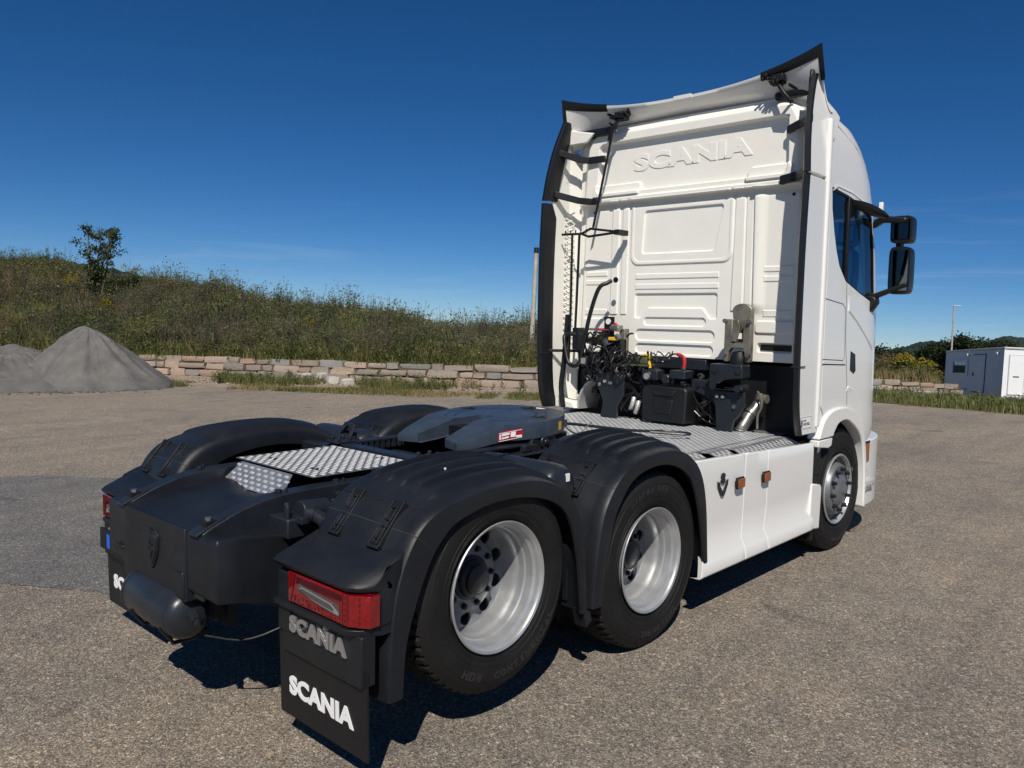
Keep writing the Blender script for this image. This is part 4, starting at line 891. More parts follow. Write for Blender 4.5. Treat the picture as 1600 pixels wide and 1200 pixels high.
# rear plate: one direction only, large flat lozenges
rp = MB().box(-.375, .375, -.42, .215, 1.082, 1.087); rp = rp.build('rear_chequer_plate', 'chequer_rear', truck, bevel=.0015)
def lozenges(x0, x1, y0, y1, fn, px, py, ln, wd, name, parent):
    vs, fs = [], []; j = 0; y = y0 + py / 2
    while y < y1:
        x = x0 + px / 2 + (px / 2 if j % 2 else 0)
        while x < x1 - ln * .3:
            o = len(vs)
            for h, k in ((-.0005, 1), (.0025, .72)):
                for p, q in ((-1, -.55), (-.55, 1), (1, .55), (.55, -1)): vs.append(fn(x + p * ln / 2 * k, y + q * wd / 2 * k, h))
            fs += [(o, o + 1, o + 5, o + 4), (o + 1, o + 2, o + 6, o + 5), (o + 2, o + 3, o + 7, o + 6), (o + 3, o, o + 4, o + 7), (o + 4, o + 5, o + 6, o + 7)]
            x += px
        y += py; j += 1
    g = MB(); g.v = vs; g.f = fs; o = g.build(name, 'stud_worn' if 'rear' in parent.name and fn(0, 0, 0)[2] > 1.08 else 'chequer_stud', parent, smooth=0); o['kind'] = 'stuff'; return o
lozenges(-.37, .37, -.415, .21, lambda x, y, h: (x, y, 1.087 + h), .062, .027, .046, .020, 'tread_lozenges', rp)
apron = MB().add([(-.30, -.425, 1.075), (.20, -.425, 1.075), (.26, -.53, .975), (-.335, -.53, .975)], [(0, 1, 2, 3)]).build('plate_apron', 'chequer', rp, smooth=0)
lozenges(-.31, .21, 0, .14, lambda x, y, h: (x * (1 + .1 * y / .14), -.53 + y * .75 - h, .975 + y * .70 + h), .062, .027, .046, .019, 'tread_lozenges', rp)
hc = MB()
for x, y in ((-.20, -.30), (.20, -.30), (.17, .14), (-.2, .15)): hc.cyl((x - .02, y, 1.087), (x - .02, y, 1.091), .010, n=10); hc.cyl((x + .025, y, 1.087), (x + .025, y, 1.091), .010, n=10); hc.cyl((x, y + .02, 1.087), (x, y + .02, 1.0905), .007, n=8)
hc.build('plate_hole', 'black_plastic', rp)
# front deck
dk = MB().box(-.98, .985, 1.93, 3.36, 1.0, 1.006).build('deck_plate', 'chequer', truck, bevel=.002)
for y0, y1, xe, z in ((1.93, 2.18, 1.06, 1.0), (2.19, 2.42, 1.16, 1.0), (2.43, 3.30, 1.21, 1.004)):
    MB().loft([[(.986, y0, z), (xe - .10, y0, z + .008), (xe, y0, z - .035), (xe, y0, z - .04), (xe - .10, y0, z), (.986, y0, z - .006)], [(.986, y1, z), (xe - .10, y1, z + .008), (xe, y1, z - .035), (xe, y1, z - .04), (xe - .10, y1, z), (.986, y1, z - .006)]]).build('deck_edge_plate', 'chequer', dk, smooth=0)
    lozenges(.99, xe - .11, y0, y1, lambda x, y, h: (x, y, z + .0035 + h), .062, .031, .046, .020, 'tread_lozenges', dk)
    lozenges(0, .10, y0, y1, lambda x, y, h: (xe - .10 + x, y, z + .008 - x * .43 + h), .062, .031, .046, .020, 'tread_lozenges', dk)
MB().box(-.98, -.15, 3.361, 3.42, 1.0, 1.006).build('deck_step', 'chequer', dk); MB().box(-.15, .95, 3.361, 3.62, .985, .992).build('deck_step', 'chequer', dk)
lozenges(-.97, .98, 1.94, 3.355, lambda x, y, h: (x, y, 1.006 + h), .062, .031, .046, .020, 'tread_lozenges', dk)
MB().box(-1.17, 1.17, 1.9, 3.6, .78, .97).build('deck_support', 'black_plastic', truck)
for s in (1, -1): MB().box(s * .8, s * 1.2, 1.95, 3.4, .32, .93).build('side_tank', 'black_plastic', truck, bevel=.04)
# ---------------- fifth wheel
FZ = 1.255
def fz(y): return 1.252 + .045 * (min(y, 1.6) - 1.6) - (.24 * (.95 - y) if y < .95 else 0)
right_in = [(.125, .67), (.105, .80), (.085, .95), (.062, 1.13)]; right_out = [(.27, .63), (.315, .74), (.352, .95), (.385, 1.06)]
arc_ = [(.435 * math.cos(q), 1.27 + .435 * math.sin(q)) for q in np.linspace(R(-22), R(202), 72)]
slot = [(.062 * math.cos(q), 1.13 + .055 * math.sin(q)) for q in np.linspace(0, PI, 14)]
L_ = lambda P: [(-x, y) for x, y in P]
front = [(.352, .95), (.385, 1.06)] + arc_ + L_([(.352, .95), (.385, 1.06)])[::-1] + [(-.085, .95)] + slot[::-1] + [(.085, .95)]
fwm = MB().add([(x, y, fz(y)) for x, y in front], [tuple(range(len(front)))])
for s in (1, -1):
    q = [(s * .352, .95), (s * .315, .74), (s * .27, .63), (s * .125, .67), (s * .105, .80), (s * .085, .95)]; fwm.add([(x, y, fz(y)) for x, y in q], [tuple(range(6))])
fw = fwm.build('fifth_wheel', 'fifth_paint', truck, smooth=0)
loop = [(.125, .67), (.27, .63), (.315, .74), (.352, .95), (.385, 1.06)] + arc_ + L_([(.27, .63), (.315, .74), (.352, .95), (.385, 1.06)])[::-1] + [(-.125, .67), (-.105, .80), (-.085, .95)] + slot[::-1] + [(.085, .95), (.105, .80), (.125, .67)]
dep = lambda y: float(np.interp(y, [.58, .75, 1.0, 1.7], [.035, .07, .105, .095]))
MB().loft([[(x * 1.0, y, fz(y)) for x, y in loop], [(x * 1.012, 1.27 + (y - 1.27) * 1.004, fz(y) - .012) for x, y in loop], [(x * 1.012, 1.27 + (y - 1.27) * 1.004, fz(y) - dep(y)) for x, y in loop], [(x * .95, 1.27 + (y - 1.27) * .97, fz(y) - dep(y) - .004) for x, y in loop]], False, False).build('fifth_wheel_skirt', 'fifth_paint', fw, smooth=25)
MB().box(-.33, .33, .9, 1.6, 1.05, 1.13).build('saddle_casting', 'black_plastic', fw, bevel=.02)
gv = MB(); gv.v = []; GA = np.linspace(R(-55), R(235), 90); gv.loft([[(q * math.cos(a), 1.24 + q * math.sin(a), fz(1.24 + q * math.sin(a)) + .001) for a in GA] for q in (.270, .278)], False, False)
for q_ in (.335,): gv.loft([[(q * math.cos(a), 1.24 + q * math.sin(a), fz(1.24 + q * math.sin(a)) + .001) for a in GA] for q in (q_, q_ + .005)], False, False)
sm_ = 0; gv.build('grease_groove', 'chassis_paint', fw)
bw = MB().prism([(-.16, 1.0), (-.07, 1.07), (0, 1.1), (.07, 1.07), (.16, 1.0), (.12, .9), (-.12, .9)], 'xy', FZ - .20, FZ - .075); bw.build('lock_jaw', 'black_plastic', fw)
pk = MB()
for x, y in ((-.33, 1.33), (.33, 1.33), (0, 1.60)): pk.prism([(x - .06, y - .045), (x + .06, y - .03), (x, y + .05)], 'xy', fz(y) - .004, fz(y) + .0025); pk.cyl((x, y, fz(y)), (x, y, fz(y) + .008), .011, n=8)
pk.build('cast_pocket', 'black_plastic', fw)
tags = MB().box(-.02, .09, 1.60, 1.64, fz(1.62) + .0005, fz(1.62) + .002); tags.build('paper_tag', 'white_letter', fw)
# sticker on the right flank, wrapped on the ramp side
import itertools
def side_pt(t, z):                                                 # t along the right flank from the crease forward, z 0..1 up the sticker
    y = .90 + t * .17; x = float(np.interp(y, [.74, .95, 1.06, 1.107], [.315, .352, .385, .403])) * 1.012 + .0015; return (x, y, fz(y) - .088 + z * .055)
stk = MB().loft([[side_pt(t, 0) for t in np.linspace(0, 1, 6)], [side_pt(t, 1) for t in np.linspace(0, 1, 6)]], False, False).build('warning_sticker', 'red_sticker', fw, smooth=0, fix=False)
wh = MB()
for a, b, z0, z1 in ((.03, .97, .03, .09), (.03, .97, .91, .97), (.05, .12, .2, .8), (.15, .48, .50, .78), (.15, .45, .16, .36), (.52, .72, .2, .88), (.74, .97, .12, .34)):
    o_ = [side_pt(a, z0), side_pt(b, z0), side_pt(b, z1), side_pt(a, z1)]; wh.add([(x + .0015, y - .0005, z) for x, y, z in o_], [(0, 1, 2, 3)])
wh.build('sticker_print', 'white_letter', stk, smooth=0, fix=False)
yl = [(.442 * math.cos(a), 1.27 + .442 * math.sin(a)) for a in (R(14), R(17), R(20))]
MB().loft([[(x, y, fz(y) - .025) for x, y in yl], [(x, y, fz(y) - .08) for x, y in yl]], False, False).build('yellow_sticker', 'yellow_paint', fw, smooth=0)
# hinge lug, angle irons, sliding rails
lg = MB().prism([(1.10, 1.0), (1.14, 1.15), (1.22, 1.185), (1.34, 1.17), (1.42, 1.0)], 'yz', .33, .42); lg.cyl((.42, 1.24, 1.10), (.44, 1.24, 1.10), .04, n=16); lg.cyl((.44, 1.24, 1.10), (.455, 1.24, 1.10), .02, n=10)
lg.prism([(1.10, 1.0), (1.14, 1.15), (1.22, 1.185), (1.34, 1.17), (1.42, 1.0)], 'yz', -.42, -.33); lg.build('saddle_bracket', 'chassis_paint', fw, bevel=.008, smooth=30)
for s in (1, -1):
    a = MB().box(s * .40, s * .50, .30, 1.78, 1.045, 1.056); a.box(s * .395, s * .405, .30, 1.78, .90, 1.045); a.box(s * .34, s * .41, .34, 1.70, 1.085, 1.10)
    rl = a.build('mounting_rail', 'chassis_paint', truck, bevel=.003)
    bb = MB()
    for y in np.linspace(.40, 1.7, 12): bb.cyl((s * .45, y, 1.056), (s * .45, y, 1.068), .014, n=6)
    for y in (.36, .40): bb.cyl((s * .42, y, 1.06), (s * .42, y, 1.12), .010, n=8); bb.cyl((s * .38, y, 1.06), (s * .38, y, 1.11), .010, n=8)
    bb.build('rail_bolt', 'dark_hub', rl); tt = MB()
    for y in np.linspace(.42, 1.0, 14): tt.box(s * .335, s * .37, y, y + .02, 1.04, 1.085)
    tt.build('rail_teeth', 'chassis_paint', rl); MB().box(s * .42, s * .46, 1.02, 1.14, 1.06, 1.10).build('rail_stop', 'chassis_paint', rl, bevel=.004)
MB().box(-.46, .46, .245, .335, 1.02, 1.095).build('cross_tube', 'chassis_paint', truck, bevel=.008)
MB().box(-.75, -.46, .20, .28, 1.03, 1.08).build('cross_tube', 'chassis_paint', truck, bevel=.008)
for s in (1, -1):
    bt = MB().box(s * .34, s * .47, .22, .36, 1.096, 1.108)
    for x, y in ((.37, .25), (.44, .25), (.37, .33), (.44, .33)): bt.cyl((s * x, y, 1.108), (s * x, y, 1.135), .012, n=8)
    bt.build('tube_pad', 'chassis_paint', truck, bevel=.002)
MB().cyl((-.30, .62, .98), (.30, .62, .98), .05, n=20).build('cross_shaft', 'chassis_paint', truck, smooth=40)
pp = MB(); pp.lathe([(.98, .001), (.985, .06), (1.0, .085), (1.03, .09), (1.045, .08), (1.05, .001)], 32, c=(.28, .52, 0), ax='z'); pp.build('spring_cap', 'chassis_paint', truck, smooth=40)
# release handle with chain, reaching over the deck
hd = MB().tube([(.05, 1.72, 1.15), (.12, 1.95, 1.12), (.30, 2.35, 1.06), (.40, 2.50, 1.05)], .012, 6); hd.tube(hermite([(.40, 2.50, 1.05), (.46, 2.60, 1.05), (.60, 2.66, 1.045), (.66, 2.62, 1.045), (.60, 2.56, 1.045), (.42, 2.46, 1.05)], 16), .011, 6)
hd.box(-.02, .08, 1.68, 1.74, 1.13, 1.19); hd.box(.0, .16, 1.74, 1.80, 1.12, 1.17)
for k in range(9): hd.tube([(.1 + k * .012, 1.84 + k * .02, 1.12 - .06 * math.sin(k / 8 * PI)), (.112 + k * .012, 1.86 + k * .02, 1.12 - .06 * math.sin((k + 1) / 8 * PI))], .005, 5)
hd.build('release_handle', 'dark_hub', truck, smooth=40)
# ---------------- cylinders between the mudguards
for s in (1, -1):
    c_ = MB().lathe([(.50, .001), (.505, .07), (.52, .105), (.55, .122), (.60, .125), (1.02, .125), (1.07, .121), (1.10, .10), (1.112, .06), (1.115, .001)], 40, c=(0, .60, 1.0)); 
    if s < 0: c_.v = [(-x, y, z) for x, y, z in c_.v]
    t_ = c_.build('air_tank', 'tank_paint', truck, smooth=40)
    q = MB().lathe([(.68, .126), (.68, .130), (.705, .130), (.705, .126)], 40, c=(0, .60, 1.0))
    if s < 0: q.v = [(-x, y, z) for x, y, z in q.v]
    q.build('tank_strap', 'black_plastic', t_); MB().box(s * 1.10, s * 1.114, .615, .645, 1.035, 1.075).build('tank_label', 'white_letter', t_)
tie = MB()
for k in range(5): a = .2 + k * .5; tie.tube([(-.52, .46, 1.14), (-.58 - .04 * math.cos(a), .46 + .05 * math.sin(a), 1.17 + .02 * math.sin(3 * a))], .005, 5)
tie.tube(hermite([(-.42, .36, 1.1), (-.50, .44, 1.17), (-.62, .5, 1.16), (-.72, .52, 1.10)], 12), .012, 6); tie.build('cable_loom', 'hose', truck)
for s in (1, -1): MB().lathe([(.80, .001), (.80, .10), (.86, .13), (.95, .13), (.99, .10), (1.0, .001)], 28, c=(s * .56, .52, 0), ax='z').build('air_bellow', 'black_plastic', truck, smooth=40)
# ---------------- equipment behind the cab
random.seed(7)
def coil(p0, p1, r, turns, wire=.006, sag=0, name='coiled_hose', m='hose'):
    P0, P1 = Vector(p0), Vector(p1); d = (P1 - P0); L = d.length; d.normalize(); a = d.orthogonal().normalized(); b = d.cross(a); pts = []
    n = int(turns * 12)
    for i in range(n + 1):
        t = i / n; w = 2 * PI * turns * t; c = P0.lerp(P1, t) + Vector((0, 0, -sag * math.sin(PI * t))) + Vector((.008 * math.sin(9 * t), .01 * math.sin(7 * t), .006 * math.sin(13 * t))); pts.append(c + a * r * math.cos(w) * (1 + .25 * math.sin(1.7 * w + r * 90)) + b * r * math.sin(w) * (1 + .2 * math.sin(2.3 * w)) + d * .03 * math.sin(.8 * w))
    return MB().tube(pts, wire, 5).build(name, m, truck, smooth=60)
coil((-.60, 3.28, 1.78), (-.50, 3.30, 1.50), .055, 9)
coil((-.72, 3.30, 1.74), (-.66, 3.24, 1.40), .055, 7)
coil((-.52, 3.25, 1.62), (-.30, 3.22, 1.44), .055, 7, sag=.02)
coil((-.76, 3.22, 1.62), (-.40, 3.20, 1.50), .060, 8, sag=.03)
coil((-.70, 3.20, 1.52), (-.34, 3.18, 1.43), .050, 8, sag=.02)
coil((-.46, 3.30, 1.56), (-.16, 3.26, 1.53), .048, 9, sag=.0)
coil((-.18, 3.28, 1.57), (.06, 3.28, 1.585), .042, 5, sag=.015)
MB().tube(hermite([(.06, 3.28, 1.585), (.10, 3.28, 1.60), (.15, 3.28, 1.60)], 6), .008, 6).build('hose_end', 'hose', truck)
MB().tube(hermite([(.13, 3.28, 1.60), (.19, 3.27, 1.585), (.215, 3.26, 1.54), (.215, 3.25, 1.47)], 10), .014, 8).build('red_hose_sleeve', 'red_paint', truck)
MB().tube(hermite([(-.20, 3.28, 1.58), (-.15, 3.28, 1.575), (-.135, 3.27, 1.53), (-.12, 3.26, 1.47)], 10), .013, 8).build('yellow_hose_sleeve', 'yellow_paint', truck)
MB().tube(hermite([(-.73, 3.30, 1.80), (-.68, 3.30, 1.785), (-.60, 3.30, 1.785)], 8), .010, 6).build('red_hose_sleeve', 'red_paint', truck)
MB().tube([(-.72, 3.30, 1.715), (-.66, 3.30, 1.715)], .010, 6).build('yellow_hose_sleeve', 'yellow_paint', truck)
# coupling bracket
pl = MB().prism([(-.655, 1.70), (-.545, 1.70), (-.545, 1.905), (-.655, 1.905)], 'xz', 3.31, 3.32).build('coupling_plate', 'black_plastic', truck, bevel=.003)
MB().cyl((-.605, 3.300, 1.862), (-.605, 3.309, 1.862), .026, n=20).build('plate_hole', 'white_plastic', pl)
gl = MB(); gl.box(-.55, -.46, 3.26, 3.33, 1.79, 1.83); gl.cyl((-.53, 3.25, 1.81), (-.44, 3.25, 1.80), .028, n=12); gl.cyl((-.47, 3.24, 1.74), (-.43, 3.24, 1.72), .022, n=10); gl.box(-.62, -.56, 3.25, 3.31, 1.62, 1.72); gl.build('gladhand', 'steel', truck, bevel=.004)
MB().prism([(-.53, 1.83), (-.50, 1.855), (-.47, 1.83)], 'xz', 3.25, 3.28).build('gladhand_cover', 'red_paint', truck, bevel=.003)
MB().box(-.55, -.47, 3.23, 3.28, 1.695, 1.725).build('gladhand_cover', 'yellow_paint', truck, bevel=.006)
MB().box(-.66, -.44, 3.28, 3.36, 1.50, 1.71).build('valve_block', 'black_plastic', truck, bevel=.006)
MB().box(-.50, -.44, 3.33, 3.40, 1.44, 1.80).build('support_post', 'cast_steel', truck, bevel=.006)
# handrail bow (Z-shaped tube) and work lamp
MB().tube(hermite([(-.58, 3.30, 2.225), (-.60, 3.27, 2.205), (-.66, 3.22, 2.15), (-.74, 3.2, 1.9), (-.82, 3.2, 1.55), (-.85, 3.2, 1.47), (-.92, 3.2, 1.45), (-.98, 3.2, 1.50), (-1.04, 3.22, 1.68), (-1.04, 3.24, 1.73), (-.98, 3.26, 1.74), (-.9, 3.3, 1.735)], 50), .019, 10).build('grab_rail', 'rubber_edge', truck, smooth=60)
MB().lathe([(0, .001), (0, .026), (.008, .026), (.010, .010), (.010, .001)], 14, c=(-.565, 3.34, 2.235), ax='y').build('rail_foot', 'rubber_edge', truck)
MB().box(-.98, -.90, 3.26, 3.34, 1.60, 1.80).build('rod_bracket', 'black_plastic', truck, bevel=.006)
wl = MB().box(-.815, -.735, 3.17, 3.24, 1.46, 1.545).build('work_lamp', 'black_plastic', truck, bevel=.012); MB().box(-.80, -.748, 3.163, 3.171, 1.475, 1.53).build('lamp_lens', 'clear_lens', wl, bevel=.006)
# frame towers
def tower(cx, nm):
    g = MB().prism([(cx - .12, 1.42), (cx + .17, 1.42), (cx + .16, 1.22), (cx + .10, 1.12), (cx + .09, .99), (cx - .09, .99), (cx - .06, 1.15), (cx - .13, 1.30)], 'xz', 3.22, 3.25); return g
tw = tower(-.52, 1).build('cab_tower', 'chassis_paint', truck, bevel=.006)
tw2 = MB().prism([(.49, 1.33), (.78, 1.33), (.79, 1.22), (.74, 1.14), (.70, 1.10), (.68, 1.0), (.55, 1.0), (.53, 1.2)], 'xz', 3.22, 3.25).build('cab_tower', 'chassis_paint', truck, bevel=.006)
for root, pts in ((tw, ((-.56, 1.33), (-.50, 1.32), (-.62, 1.30))), (tw2, ((.55, 1.285), (.60, 1.285), (.70, 1.21)))):
    for x, z in pts: MB().cyl((x, 3.205, z), (x, 3.22, z), .015, n=10).build('bolt', 'clear_lens' if z > 1.25 else 'steel', root, smooth=20)
g = MB().prism([(.50, 1.545), (.78, 1.545), (.79, 1.44), (.70, 1.43), (.63, 1.42), (.58, 1.385), (.56, 1.36), (.66, 1.36), (.78, 1.375), (.79, 1.345), (.50, 1.34)], 'xz', 3.16, 3.30); g.build('cab_suspension_arm', 'chassis_paint', truck, bevel=.01)
g = MB().cyl((.55, 3.15, 1.50), (.55, 3.30, 1.50), .028, n=14); g.cyl((.75, 3.15, 1.50), (.75, 3.30, 1.50), .028, n=14); g.cyl((.54, 3.15, 1.37), (.54, 3.30, 1.37), .028, n=14); g.cyl((.75, 3.15, 1.36), (.75, 3.30, 1.36), .028, n=14); g.build('pivot', 'dark_hub', truck, smooth=40)
# cast bracket with the round-topped bellows mount
g = MB()
g.prism([(.56, 1.56), (.60, 1.56), (.60, 1.64), (.625, 1.67), (.72, 1.67), (.735, 1.64), (.74, 1.56), (.785, 1.56), (.785, 1.88), (.77, 1.90), (.72, 1.90), (.72, 1.71), (.63, 1.71), (.63, 1.90), (.575, 1.90), (.56, 1.88)], 'xz', 3.27, 3.33)
g.build('cast_bracket', 'cast_steel', truck, bevel=.008)
g = MB(); arcq = [(.67 + .085 * math.cos(a), 1.97 + .055 * math.sin(a)) for a in np.linspace(PI, 0, 14)]; g.prism([(.62, 1.72)] + arcq + [(.755, 1.80), (.72, 1.72)], 'xz', 3.34, 3.39); g.build('cast_bracket', 'cast_steel', truck, bevel=.008)
g = MB().prism([(.625, 1.72), (.64, 1.86), (.68, 1.90), (.70, 1.84), (.665, 1.72)], 'xz', 3.26, 3.30); g.build('bracket_rib', 'cast_steel', truck, bevel=.006)
MB().prism([(.655, 1.745), (.675, 1.79), (.695, 1.79), (.70, 1.745)], 'xz', 3.285, 3.332).build('bracket_gap', 'white_plastic', truck)
for x, z in ((.57, 1.885), (.775, 1.885), (.57, 1.62), (.775, 1.62)): MB().cyl((x, 3.245, z), (x, 3.27, z), .018, n=8).build('bolt', 'steel', truck, smooth=20)
MB().lathe([(1.52, .001), (1.52, .068), (1.56, .075), (1.60, .068), (1.64, .055), (1.65, .001)], 24, c=(.67, 3.33, 0), ax='z').build('air_bellow', 'black_plastic', truck, smooth=40)
# battery box, valve gear
bx = MB().prism([(-.14, 1.03), (.28, 1.03), (.295, 1.30), (.27, 1.33), (-.12, 1.33), (-.145, 1.30)], 'xz', 3.18, 3.45).build('battery_box', 'black_plastic', truck, bevel=.015)
MB().prism([(-.04, 1.30), (-.02, 1.25), (.16, 1.25), (.20, 1.30)], 'xz', 3.165, 3.20).build('box_lid_catch', 'black_plastic', bx, bevel=.008); MB().prism([(-.03, 1.22), (-.01, 1.10), (.15, 1.10), (.17, 1.22)], 'xz', 3.17, 3.19).build('box_panel', 'black_plastic', bx, bevel=.008)
g = MB().box(-.18, -.02, 3.22, 3.34, 1.37, 1.46); g.box(.04, .14, 3.22, 3.34, 1.35, 1.42); g.box(.12, .27, 3.18, 3.32, 1.40, 1.47); g.cyl((.07, 3.20, 1.39), (.07, 3.24, 1.39), .042, n=16); g.cyl((-.11, 3.20, 1.41), (-.11, 3.24, 1.41), .04, n=16); g.cyl((.215, 3.25, 1.46), (.215, 3.25, 1.49), .022, n=12); g.build('socket_block', 'chassis_paint', truck, bevel=.01, smooth=30)
MB().cyl((-.11, 3.190, 1.405), (-.11, 3.201, 1.405), .028, n=16).build('socket_cap', 'clear_lens', truck, smooth=30)
MB().prism([(.26, 1.40), (.46, 1.40), (.55, 1.24), (.55, 1.16), (.40, 1.26), (.26, 1.31)], 'xz', 3.30, 3.34).build('cross_bracket', 'chassis_paint', truck, bevel=.008)
g = MB(); 
for x in (.33, .40): g.cyl((x, 3.285, 1.35), (x, 3.30, 1.35), .016, n=12)
g.build('bracket_hole', 'black_plastic', truck)
MB().box(-.30, -.14, 3.24, 3.34, 1.50, 1.56).build('junction_box', 'olive', truck, bevel=.01); MB().box(-.34, -.12, 3.22, 3.36, 1.485, 1.50).build('junction_tray', 'olive', truck)
def tangle(n, x0, x1, z0, z1, y0, y1, r, m, name, seed):
    random.seed(seed); g = MB()
    for _ in range(n):
        p = [(random.uniform(x0, x1), random.uniform(y0, y1), random.uniform(z0, z1))]
        for k in range(4): q = p[-1]; p.append((min(x1, max(x0, q[0] + random.uniform(-.14, .14))), q[1] + random.uniform(-.03, .03), min(z1, max(z0, q[2] + random.uniform(-.14, .12)))))
        g.tube(hermite(p, 12), random.choice(r), 5)
    return g.build(name, m, truck, smooth=60)
tangle(24, -.80, -.38, 1.32, 1.76, 3.20, 3.36, (.006, .009), 'hose', 'cable_loom', 3)
tangle(12, -.40, -.12, 1.08, 1.46, 3.28, 3.42, (.006, .010, .016), 'hose', 'cable_loom', 4)
tangle(8, .28, .52, 1.05, 1.35, 3.30, 3.42, (.006, .010), 'hose', 'cable_loom', 5)
tangle(10, -.85, -.50, 1.30, 1.52, 3.24, 3.36, (.010, .016), 'chassis_paint', 'pipe_bundle', 6)
g = MB(); random.seed(12)
for k in range(26):
    x, z = random.uniform(-.86, .50), random.uniform(1.05, 1.48); s_ = random.uniform(.02, .06); g.box(x - s_, x + s_, 3.44, 3.44 + random.uniform(.03, .12), z - s_ * .7, z + s_ * .7)
g.build('engine_gear', 'chassis_paint', truck, bevel=.006)
g = MB(); random.seed(13)
for k in range(16): x, z = random.uniform(-.45, .45), random.uniform(1.08, 1.5); g.cyl((x, 3.40, z), (x, 3.44, z), random.uniform(.008, .02), n=8)
g.build('fitting', 'steel', truck, smooth=30)
for s, z in ((-.33, 1.13), (-.28, 1.10)): MB().tube(hermite([(s, 3.30, z - .03), (s + .03, 3.28, z + .02), (s + .03, 3.3, z + .07)], 8), .022, 8).build('pipe', 'galvanised', truck, smooth=60)
# exhaust with heat wrap
MB().tube(hermite([(.77, 3.52, 1.28), (.78, 3.48, 1.24), (.765, 3.44, 1.19), (.74, 3.40, 1.13)], 12), [.042] * 12, 18).build('exhaust_pipe', 'steel', truck, smooth=60)
MB().tube(hermite([(.74, 3.40, 1.14), (.725, 3.37, 1.09), (.71, 3.34, 1.04), (.70, 3.33, 1.01)], 14), [.047 + .004 * (k % 2) for k in range(14)], 20).build('exhaust_sleeve', 'steel', truck, smooth=60)
MB().tube([(.755, 3.42, 1.165), (.745, 3.405, 1.145)], .051, 18).build('exhaust_clamp', 'steel', truck, smooth=60)
g = MB().tube(hermite([(.80, 3.40, 1.33), (.84, 3.38, 1.29), (.86, 3.36, 1.22), (.83, 3.36, 1.14), (.84, 3.34, 1.04)], 14), .009, 6); g.lathe([(-.03, .001), (-.03, .035), (.03, .035), (.03, .001)], 16, c=(.83, 3.46, 1.27)); g.build('exhaust_bracket', 'cast_steel', truck, smooth=50)
# far front mudguard arching down in the gap
g = MB(); rings = []
for a in np.linspace(0, PI / 2, 12):
    x = -.97 + .26 * (1 - math.cos(a)); z = 1.05 + .30 * math.sin(a); rings.append([(x, 3.34, z), (x + .02, 3.34, z - .01), (x + .05, 3.75, z - .01), (x + .03, 3.75, z)])
g.loft(rings).build('inner_mudguard', 'galvanised', truck, smooth=30)
MB().prism([(-1.2, 1.045), (-.96, 1.045), (-1.0, 1.10), (-1.2, 1.12)], 'xz', 3.30, 3.52).build('fairing_foot', 'white_plastic', truck, bevel=.006)
# ================================================================== the place
G = Vector((0.0144089, 0.03107077, 0.99941332))                    # true vertical in the frame of the paved yard
def gz(x, y):                                                      # yard is flat, then falls away behind the far kerb
    d = max(0, y - 17.0); return -.075 * d * d / (d + 1.2) if d < 70 else -.075 * 70 * 70 / 71.2 - .02 * (d - 70)
xs = np.r_[np.linspace(-3000, -120, 14), np.linspace(-90, -30, 10), np.linspace(-28, 30, 59), np.linspace(40, 3000, 14)]
ys = np.r_[np.linspace(-1500, -60, 8), np.linspace(-50, -10, 6), np.linspace(-8, 45, 54), np.linspace(50, 120, 12), np.linspace(160, 3000, 14)]
nx, ny = len(xs), len(ys); V = [(x, y, gz(x, y) - max(0, math.hypot(x, y) - 60) * .02 - (.0)) for y in ys for x in xs]
F = [(j * nx + i, j * nx + i + 1, (j + 1) * nx + i + 1, (j + 1) * nx + i) for j in range(ny - 1) for i in range(nx - 1)]
g_ = MB().add(V, F).build('ground', 'worn_asphalt', smooth=60, fix=False); g_['kind'] = 'structure'
random.seed(2)
# darker coarse patch in the paving
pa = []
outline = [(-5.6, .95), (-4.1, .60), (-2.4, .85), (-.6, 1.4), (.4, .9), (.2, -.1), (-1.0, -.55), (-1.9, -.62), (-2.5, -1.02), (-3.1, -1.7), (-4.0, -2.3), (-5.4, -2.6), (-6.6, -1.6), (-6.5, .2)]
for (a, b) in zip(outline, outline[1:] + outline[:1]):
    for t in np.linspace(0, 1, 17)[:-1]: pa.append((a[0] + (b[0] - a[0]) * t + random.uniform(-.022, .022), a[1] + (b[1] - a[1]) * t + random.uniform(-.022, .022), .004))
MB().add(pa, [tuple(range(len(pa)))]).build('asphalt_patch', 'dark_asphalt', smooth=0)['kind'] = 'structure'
# sandy verge between yard and stone wall
Wl = np.array([(-33, .4), (-27, 3.9), (-23.5, 6.2), (-19.4, 8.36), (-15.5, 10.3), (-10.9, 13.2), (-8.2, 15.4), (-6.6, 17.4)])
def wl(s):                                                         # s in metres from the first point -> point, tangent, normal (away from yard)
    d = np.linalg.norm(np.diff(Wl, axis=0), axis=1); c = np.r_[0, np.cumsum(d)]; i = int(min(len(d) - 1, max(0, np.searchsorted(c, s) - 1))); t = (Wl[i + 1] - Wl[i]) / d[i]; p = Wl[i] + t * (s - c[i]); return p, t, np.array([-t[1], t[0]])
LW = float(np.linalg.norm(np.diff(Wl, axis=0), axis=1).sum())
rows = []
for s in np.arange(.2, LW, .35):
    p, t, n = wl(s); e = 2.75 + .35 * math.sin(s * .9) + .22 * math.sin(s * 2.7 + 1) + .12 * math.sin(s * 6.1); rows.append([(*(p + n * .6), .006), (*(p - n * e * .5), .006), (*(p - n * e), .005)])
MB().loft(rows, False, False).build('sand_verge', 'sand_verge', smooth=0, fix=False)['kind'] = 'structure'

